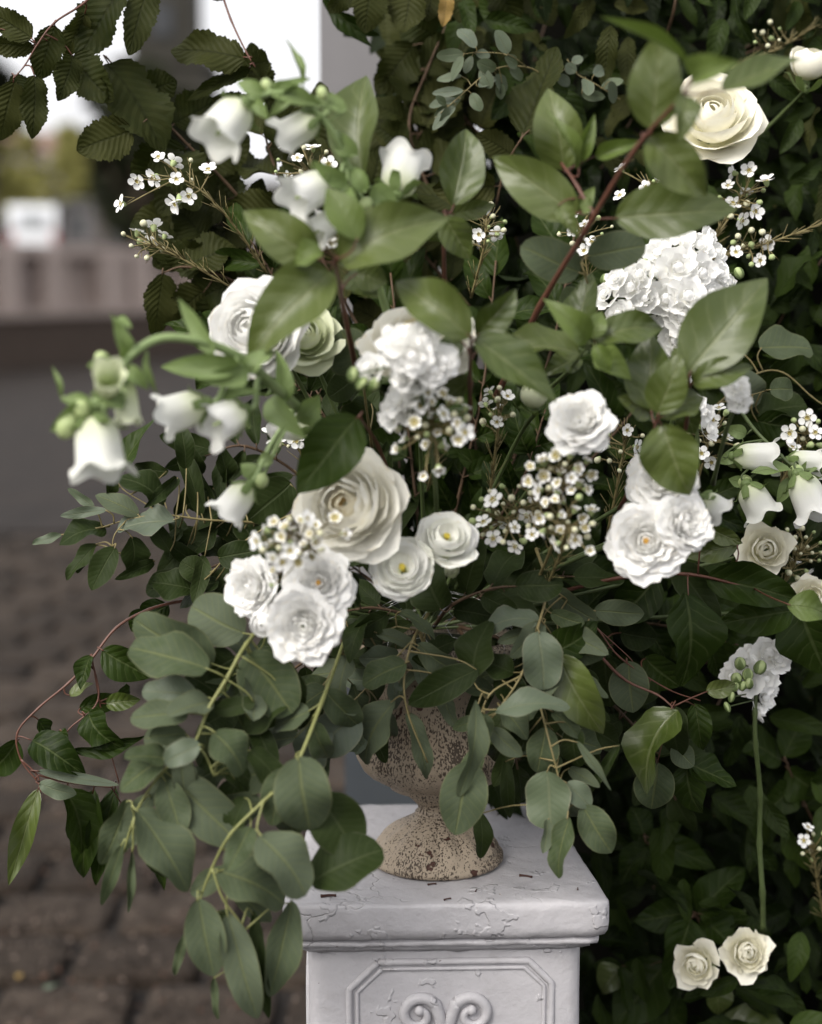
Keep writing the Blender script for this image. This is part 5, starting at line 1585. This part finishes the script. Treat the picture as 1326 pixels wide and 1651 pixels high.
bellflower('thick pale bellflower stem bending over at far left with large drooping bells', [(600, 820, 1.86), (520, 700, 1.74), (440, 620, 1.62), (390, 578, 1.57), (330, 552, 1.54), (262, 545, 1.52), (212, 572, 1.51), (180, 620, 1.51), (165, 670, 1.51)],
           [(152, 672, 164, 776, 112, 1.51, -.01), (200, 612, 208, 690, 56, 1.53, .0, 'g'), (172, 632, 176, 596, 62, 1.50, -.06, 'g'), (332, 650, 252, 676, 86, 1.58, 0), (394, 662, 330, 692, 88, 1.59, -.02), (402, 782, 358, 838, 72, 1.66, 0), (500, 690, 430, 680, 70, 1.78, .0)],
           [(202, 580, 190, 512, 28, 1.51, -.02), (190, 512, 212, 530, 18, 1.50, -.01), (100, 640, 86, 586, 10, 1.50, 0), (140, 650, 82, 698, 42, 1.50, 0), (150, 655, 96, 640, 26, 1.50, 0), (345, 572, 288, 480, 30, 1.54, 0), (390, 590, 255, 592, 42, 1.55, 0), (405, 590, 330, 620, 40, 1.56, -.02), (200, 590, 240, 625, 26, 1.51, 0),
            (235, 565, 248, 640, 14, 1.52, 0), (185, 585, 140, 590, 26, 1.50, 0), (205, 650, 160, 640, 30, 1.50, -.02), (400, 600, 440, 560, 34, 1.57, 0), (430, 640, 480, 700, 44, 1.62, -.02), (360, 640, 420, 628, 26, 1.58, 0), (410, 770, 390, 745, 30, 1.66, 0), (440, 740, 412, 745, 26, 1.66, 0), (460, 650, 450, 560, 30, 1.64, 0), (480, 680, 520, 640, 44, 1.68, 0)],
           [(108, 686, 34, 46, 1.50), (132, 660, 28, 34, 1.50), (190, 640, 30, 40, 1.51), (165, 580, 26, 30, 1.51), (422, 775, 22, 26, 1.66)], r=.0054, seed=4,)
bellflower('bellflower stem at the right edge with three white bells under the round leaf', [(1180, 640, 2.02), (1215, 690, 1.98), (1250, 725, 1.96), (1285, 755, 1.95), (1330, 760, 1.95)],
           [(1184, 736, 1262, 738, 66, 1.95, -.01), (1205, 782, 1236, 836, 74, 1.94, 0), (1288, 766, 1322, 842, 82, 1.93, -.01), (1272, 742, 1330, 748, 54, 1.96, 0)],
           [(1275, 755, 1212, 758, 26, 1.93, 0), (1185, 735, 1160, 745, 22, 1.95, 0), (1200, 780, 1175, 772, 20, 1.95, 0), (1285, 770, 1250, 810, 26, 1.94, 0), (1290, 760, 1330, 740, 20, 1.95, 0), (1205, 700, 1170, 690, 24, 1.98, 0)],
           [(1182, 742, 24, 26, 1.96), (1202, 778, 24, 26, 1.95), (1284, 762, 26, 28, 1.94)], r=.0024, mat=STEMG, seed=5)
bellflower('single white bell peeking out behind the double roses at right', [(1060, 860, 1.86), (1100, 815, 1.80), (1134, 806, 1.77)],
           [(1134, 804, 1170, 830, 60, 1.77, 0)], [(1135, 806, 1150, 790, 20, 1.77, 0)], r=.002, mat=STEMG, seed=6)

# ---- stock
def floret_mesh(seed, mat):
    mb = MB()
    for k in range(5):
        petal(mb, .9, 20, 74, 44, .22, .10, 0, .2, .05, seed * 11 + k, 5, 7, Matrix.Rotation(k * 1.2566 + seed, 4, 'Z'))
    for k in range(4):
        petal(mb, .55, 20, 100, 55, .12, .14, 0, .2, .05, seed * 17 + k, 5, 7, Matrix.Rotation(k * 1.57 + seed * .7, 4, 'Z'))
    for k in range(3):
        petal(mb, .3, 20, 115, 60, .05, .14, 0, .2, .05, seed * 19 + k, 4, 6, Matrix.Rotation(k * 2.09 + seed * .7, 4, 'Z'))
    ball(mb, (0, 0, -.12), .30, 0, 8, 6, (1, 1, .8))
    return mb.mesh('floret', mat)


FLO = [floret_mesh(k, P_WHITE) for k in range(4)]


def stock(label, stem, florets, buds=(), r=.0026, seed=1, bias=(0, .2, 1)):
    rr = random.Random(seed)
    rt = thing('stock_stem', at(*stem[0]), label, 'stock flower', 'white stock stems')
    S = smooth([at(*p) for p in stem])
    mb = MB()
    tube(mb, S, r, r * .7, 8, knob=.3)
    for x, y, rp, d in florets:
        c = at(x, y, d)
        q = near(S, c)
        out = (c - q)
        z = (out.normalized() * .7 if out.length > .003 else Vector((0, 0, 0))) + cdir(*bias) * .8 + Vector((rr.uniform(-.3, .3), rr.uniform(-.3, .3), rr.uniform(-.3, .3)))
        s = rp * d / FPX
        F = frame(c, z, rr.uniform(0, 6.28), s)
        put('floret', rr.choice(FLO), rt, F)
        b = F @ Vector((0, 0, -.85))
        tube(mb, [q, q.lerp(b, .5), b], .0011, .0013, 5)
    for x, y, w, h, d in buds:
        c = at(x, y, d)
        b2 = MB()
        ball(b2, (0, 0, 0), w / 2 * d / FPX, 0, 10, 8, (1, 1, h / w))
        for k in range(3):
            petal(b2, w * .53 * d / FPX, 5, 130, 40, 0, 0, .2, .4, 0, k, 5, 4, Matrix.Rotation(k * 2.1, 4, 'Z') @ Matrix.Scale(h / w, 4, (0, 0, 1)), 1)
        put('bud', b2.mesh('bud', [BUDG, CALYX]), rt, Matrix.Translation(c) @ Quaternion((rr.uniform(-1, 1), rr.uniform(-1, 1), rr.uniform(-1, 1)), rr.uniform(.3, 1)).to_matrix().to_4x4())
        q = near(S, c)
        tube(mb, [q, q.lerp(c, .5), c], .0009, .0009, 5)
    put('stem', mb.mesh('stem', STEMG), rt)
    return rt


stock('white stock spike with ruffled florets in front of the middle rose', [(705, 840, 1.80), (700, 760, 1.72), (680, 640, 1.62), (655, 560, 1.58)],
      [(640, 540, 34, 1.57), (690, 548, 34, 1.57), (718, 580, 30, 1.58), (700, 596, 28, 1.575), (664, 574, 34, 1.56), (622, 572, 30, 1.58), (590, 590, 28, 1.60), (640, 606, 26, 1.59), (676, 610, 24, 1.60), (630, 640, 30, 1.63), (660, 630, 24, 1.62), (622, 668, 26, 1.65), (650, 660, 24, 1.64)],
      [(570, 604, 20, 26, 1.6), (584, 618, 18, 24, 1.6), (604, 620, 18, 22, 1.6)], seed=5)
stock('tall white stock cluster behind the big pointed leaf at upper right', [(1080, 700, 2.0), (1098, 600, 1.95), (1105, 500, 1.92), (1110, 380, 1.92)],
      [(1088, 385, 32, 1.90), (1130, 392, 30, 1.91), (1060, 440, 32, 1.90), (1095, 430, 34, 1.88), (1135, 440, 32, 1.89), (1014, 462, 32, 1.88), (1075, 480, 32, 1.88), (1112, 475, 34, 1.87), (1150, 470, 28, 1.90), (1058, 500, 26, 1.90), (1100, 510, 32, 1.88), (1132, 510, 30, 1.89), (1090, 548, 28, 1.90), (1115, 545, 28, 1.90), (1100, 582, 24, 1.92), (1160, 405, 22, 1.93), (1178, 452, 26, 1.92), (996, 505, 26, 1.87), (972, 472, 24, 1.88), (990, 446, 20, 1.88), (1030, 440, 24, 1.88), (1060, 405, 24, 1.90), (1165, 440, 24, 1.91), (1150, 380, 20, 1.93), (1040, 480, 22, 1.88), (984, 530, 18, 1.9), (1186, 470, 20, 1.92), (1075, 580, 20, 1.92), (1100, 612, 18, 1.93)],
      [(1040, 425, 16, 20, 1.9), (1005, 430, 14, 18, 1.92), (975, 450, 14, 18, 1.92), (1192, 440, 16, 20, 1.92), (1185, 470, 16, 20, 1.92)], seed=6)
stock('stock stem on a long green stalk with tight green buds at lower right', [(1231, 1500, 2.12), (1230, 1440, 2.09), (1225, 1360, 2.08), (1226, 1280, 2.06), (1219, 1200, 2.03), (1218, 1150, 2.02), (1222, 1080, 2.02)],
      [(1242, 1050, 28, 2.00), (1258, 1062, 24, 2.00), (1195, 1075, 26, 2.00), (1180, 1090, 20, 2.0), (1205, 1098, 26, 1.99), (1235, 1095, 24, 2.0), (1238, 1125, 24, 2.02), (1210, 1050, 22, 2.02), (1230, 1145, 18, 2.03), (1250, 1110, 18, 2.03)],
      [(1194, 1070, 18, 22, 1.98), (1226, 1076, 20, 24, 1.98), (1206, 1088, 18, 22, 1.975), (1188, 1094, 18, 22, 1.975), (1208, 1102, 15, 19, 1.97), (1198, 1106, 13, 17, 1.97), (1186, 1108, 12, 16, 1.97), (1180, 1124, 11, 18, 1.97), (1173, 1140, 10, 18, 1.97)], r=.0035, seed=7)
stock('two white stock petals glowing at the right beside the round leaf', [(1150, 780, 1.84), (1170, 700, 1.76), (1188, 650, 1.72)],
      [(1188, 622, 22, 1.70), (1192, 645, 20, 1.70)], seed=8)
stock('small white stock florets under the big pointed leaf at right', [(1120, 780, 1.9), (1125, 710, 1.88), (1118, 660, 1.87)],
      [(1122, 652, 20, 1.86), (1105, 668, 18, 1.86), (1150, 690, 20, 1.88), (1145, 665, 14, 1.87)], seed=9)

# ---- waxflower
def blossom_mesh(seed, cup=False):
    rr = random.Random(seed)
    mb = MB()
    for k in range(5):
        a = k * 1.2566
        vs, uv, fs = [(.22, 0, .02)], [(0, .5)], []
        for i in range(9):
            an = math.pi * 2 * i / 9
            x, y = (.50 + .20 * math.cos(an), .30 * math.sin(an)) if cup else (.66 + .36 * math.cos(an), .40 * math.sin(an))
            vs.append((x, y, (.10 + .5 * (x - .3) if cup else .10) + .22 * (x - .3) * (x - .3) + .18 * y * y + rr.uniform(-.04, .04)))
            uv.append((.6 + .4 * math.cos(an), .5))
        vs.append((.66, 0, .06)); uv.append((.7, .5))
        fs = [(10, 1 + i, 1 + (i + 1) % 9) for i in range(9)]
        M = Matrix.Rotation(a, 4, 'Z') @ Matrix.Rotation(R(rr.uniform(-18, 8)), 4, 'Y')
        mb.add([M @ Vector(v) for v in vs[1:]], [tuple(i - 1 for i in f) for f in fs], uv[1:], 0)
    # cup, rim, centre
    n = 10
    vs, fs = [], []
    for r_, z in ((.05, -.6), (.22, -.45), (.38, -.1), (.46, .12), (.38, .16), (.28, .02), (.0, -.04)) if cup else ((.05, -.55), (.20, -.42), (.30, -.1), (.34, .10), (.27, .14), (.20, .02), (.0, -.02)):
        for k in range(n): vs.append((r_ * math.cos(k * 6.283 / n), r_ * math.sin(k * 6.283 / n), z))
    for i in range(6):
        for k in range(n): fs.append((i * n + k, i * n + (k + 1) % n, (i + 1) * n + (k + 1) % n, (i + 1) * n + k))
    mb.add(vs[:4 * n], [f for f in fs if max(f) < 4 * n], None, 2)
    mb.add(vs[3 * n:], [tuple(i - 3 * n for i in f) for f in fs if min(f) >= 3 * n], None, 1)
    for k in range(10):
        a = k * .6283
        ball(mb, (.27 * math.cos(a), .27 * math.sin(a), .19), .055, 0, 5, 3)
    return mb.mesh('blossom', [P_WHITE, WAXC, BUDG])


BLO = [blossom_mesh(k) for k in range(4)]
BLOC = [blossom_mesh(k + 9, True) for k in range(3)]
def bud_mesh(m):
    mb = MB()
    ball(mb, (0, 0, 0), 1, 0, 9, 7)
    ball(mb, (0, 0, -.75), .7, 1, 8, 5, (1, 1, 1.1))
    return mb.mesh('bud', [m, BUDG])
WBUD = [bud_mesh(BUDW), bud_mesh(BUDG)]


def waxflower(label, stem, ell, nb, nbud, d, size=26, seed=1, spread=.03, bias=(0, .25, 1), needles=44, mat=STEMO, explicit=(), cups=False):
    rr = random.Random(seed)
    rt = thing('waxflower_sprig', at(*stem[0]), label, 'waxflower', 'white waxflower sprigs')
    S = smooth([at(*p) for p in stem])
    mb = MB()
    tube(mb, S, .0017, .0010, 6)
    cx, cy, rx, ry = ell
    pts = []
    tries = 0
    tot = nb + nbud
    while len(pts) < tot and tries < 4000:
        tries += 1
        a, q = rr.uniform(0, 6.28), math.sqrt(rr.random())
        x, y = cx + rx * q * math.cos(a), cy + ry * q * math.sin(a)
        if all((x - u) ** 2 + (y - v) ** 2 > (size * (.75 if tries < 2500 else .5)) ** 2 for u, v in pts): pts.append((x, y))
    pts = list(explicit) + pts
    hub = S[int(len(S) * .6)]
    for i, (x, y) in enumerate(pts):
        dd = d + rr.uniform(-spread, spread)
        c = at(x, y, dd)
        isb = i >= nb + len(explicit)
        q = min(S, key=lambda p: (p - c).length_squared + .3 * (p - hub).length_squared)
        mid = q.lerp(c, .55) + Vector((rr.uniform(-.004, .004), rr.uniform(-.004, .004), rr.uniform(-.003, .003)))
        z = (c - mid).normalized() * .9 + cdir(*bias) * .6 + Vector((rr.uniform(-.9, .9), rr.uniform(-.9, .9), rr.uniform(-.9, .9)))
        z.normalize()
        if isb:
            s = size * rr.uniform(.11, .22) * dd / FPX
            put('bud', WBUD[0 if rr.random() < .75 else 1], rt, frame(c, z, 0, s))
            e = c - z * s * .8
        else:
            s = size * rr.uniform(.38, .60) * dd / FPX
            put('blossom', rr.choice(BLOC if cups and rr.random() < .8 else BLO), rt, frame(c, z, rr.uniform(0, 6.28), s))
            e = c - z * s * .5
        tube(mb, smooth([q, mid, e], 3), .0009, .0007, 5)
        for k in range(2):
            p = q.lerp(c, rr.uniform(.3, .8))
            dv = ((c - q).normalized() + Vector((rr.uniform(-.8, .8), rr.uniform(-.8, .8), rr.uniform(-.4, .8)))).normalized() * rr.uniform(.008, .016)
            tube(mb, [p, p + dv * .6, p + dv], .0005, .0002, 4)
    for k in range(needles):
        i = rr.randrange(len(S) - 1)
        dv = ((S[i + 1] - S[i]).normalized() + Vector((rr.uniform(-.8, .8), rr.uniform(-.8, .8), rr.uniform(-.4, .8)))).normalized() * rr.uniform(.012, .030)
        tube(mb, [S[i], S[i] + dv * .6, S[i] + dv], .0007, .0003, 4)
    put('stem', mb.mesh('stem', mat), rt)
    return rt


W = waxflower
W('waxflower sprig with open blossoms in front of the dark hornbeam at upper left', [(430, 440, 2.0), (390, 380, 1.96), (340, 320, 1.93), (290, 285, 1.92)], (278, 285, 44, 44), 6, 2, 1.91, 32, 1, explicit=[(222, 291), (196, 328), (336, 274), (290, 322)])
W('waxflower sprig with round buds low at upper left under the first sprig', [(420, 490, 2.0), (350, 450, 1.95), (290, 415, 1.93), (245, 395, 1.92)], (232, 388, 36, 30), 4, 7, 1.92, 30, 2)
W('waxflower sprig between the two white roses and the first bells at top', [(560, 420, 1.9), (530, 330, 1.88), (505, 280, 1.87)], (488, 262, 46, 40), 6, 9, 1.86, 26, 3)
W('waxflower blossoms tucked below the third bell at the top left', [(590, 480, 1.76), (555, 430, 1.72), (520, 390, 1.70)], (512, 378, 38, 30), 7, 4, 1.68, 30, 4)
W('waxflower cluster hanging below the stock in front of the middle rose', [(690, 790, 1.84), (702, 740, 1.74), (700, 700, 1.67), (690, 650, 1.66)], (698, 676, 62, 44), 18, 10, 1.65, 30, 5, cups=True, explicit=[(684, 768), (708, 756), (640, 724)])
W('waxflower cluster of cream cups in the centre right of the arrangement', [(860, 950, 1.86), (890, 880, 1.76), (905, 800, 1.70), (910, 750, 1.69)], (906, 765, 58, 34), 17, 8, 1.68, 30, 6, cups=True)
W('waxflower cups just below the centre right cluster', [(880, 950, 1.84), (905, 890, 1.76), (915, 840, 1.70)], (912, 840, 46, 44), 12, 8, 1.69, 30, 7, cups=True, explicit=[(950, 888), (896, 806)])
W('loose waxflower buds between the lisianthus and the cream cups', [(740, 900, 1.88), (780, 860, 1.82), (830, 830, 1.80), (870, 810, 1.78)], (822, 832, 62, 50), 9, 26, 1.78, 30, 8)
W('waxflower cluster spilling over the largest cream rose', [(560, 940, 1.82), (520, 900, 1.70), (480, 870, 1.63)], (470, 872, 56, 36), 18, 9, 1.61, 29, 9, cups=True, explicit=[(540, 835), (556, 860), (494, 836), (440, 920), (436, 945)])
W('waxflower sprig at right with blossoms in front of the dark hedge', [(1120, 440, 2.06), (1150, 390, 2.04), (1180, 345, 2.03), (1200, 310, 2.02)], (1196, 312, 36, 44), 7, 5, 2.02, 30, 10, explicit=[(1236, 292)])
W('pointed waxflower shoot with green buds reaching right over the hedge', [(1140, 420, 2.06), (1190, 405, 2.04), (1250, 388, 2.03), (1326, 360, 2.02)], (1215, 400, 40, 30), 3, 9, 2.02, 26, 11, needles=60)
W('waxflower sprig around the top of the white stock cluster', [(1090, 560, 2.06), (1080, 450, 2.02), (1060, 350, 2.0), (1050, 300, 2.0)], (1075, 300, 40, 14), 4, 4, 1.99, 26, 12, explicit=[(1002, 272), (1000, 315)])
W('waxflower sprig below the blue green eucalyptus pair', [(960, 560, 2.0), (950, 460, 1.96), (940, 380, 1.94)], (945, 375, 50, 36), 5, 10, 1.93, 24, 13)
W('waxflower buds in shadow above the middle rose', [(760, 480, 2.02), (780, 400, 1.98), (785, 350, 1.97)], (776, 360, 40, 34), 3, 11, 1.97, 24, 14)
W('waxflower blossoms in shade right of the middle rose', [(790, 800, 1.88), (800, 720, 1.84), (805, 660, 1.82)], (800, 660, 30, 36), 5, 6, 1.82, 28, 15)
W('waxflower sprig in shade left of the right hand bells', [(1100, 860, 2.02), (1130, 760, 2.0), (1150, 690, 1.98)], (1150, 705, 42, 50), 6, 14, 1.98, 26, 16)
W('waxflower sprig above the bells at the right edge', [(1260, 780, 2.06), (1285, 730, 2.04), (1300, 700, 2.03)], (1300, 702, 28, 34), 4, 7, 2.02, 28, 17)
W('waxflower buds beside the small ivory rose at the right edge', [(1240, 980, 2.06), (1270, 930, 2.04), (1290, 890, 2.03)], (1290, 890, 36, 44), 2, 18, 2.03, 24, 18)
W('waxflower bud sprig at the right edge low in the hedge', [(1330, 1480, 2.2), (1318, 1420, 2.16), (1312, 1370, 2.14)], (1312, 1358, 22, 30), 2, 8, 2.14, 24, 19)
W('waxflower buds at the upper right corner of the hedge', [(1180, 110, 2.2), (1250, 80, 2.18), (1320, 40, 2.17)], (1240, 56, 26, 22), 0, 8, 2.16, 24, 20)
W('waxflower sprig deep between the round white rose and the double roses', [(980, 860, 1.98), (1000, 760, 1.94), (1010, 700, 1.92)], (1000, 720, 44, 40), 5, 8, 1.92, 26, 21)
W('waxflower sprig left of the cream rose in deep shade', [(520, 900, 1.98), (500, 780, 1.95), (470, 690, 1.93)], (460, 690, 30, 30), 5, 6, 1.92, 28, 22)

# ---- leaf litter on the paving
LIT = [('pale fallen leaf on the dark paving at lower left', 70, 1595, .020, 'oval_pale'), ('small brown fallen leaf on the paving near the pale fallen leaf', 30, 1570, .014, 'yellow')]
for lb, x, y, L, k in LIT:
    p = on_z(x, y, .006)
    o = put('fallen_leaf', KIND[k][0], None, Matrix.Translation(p) @ Matrix.Rotation(x, 4, 'Z') @ Matrix.Diagonal((L * 2, L, L, 1)))
    tag(o, lb, 'leaf', 'fallen leaves on the paving')
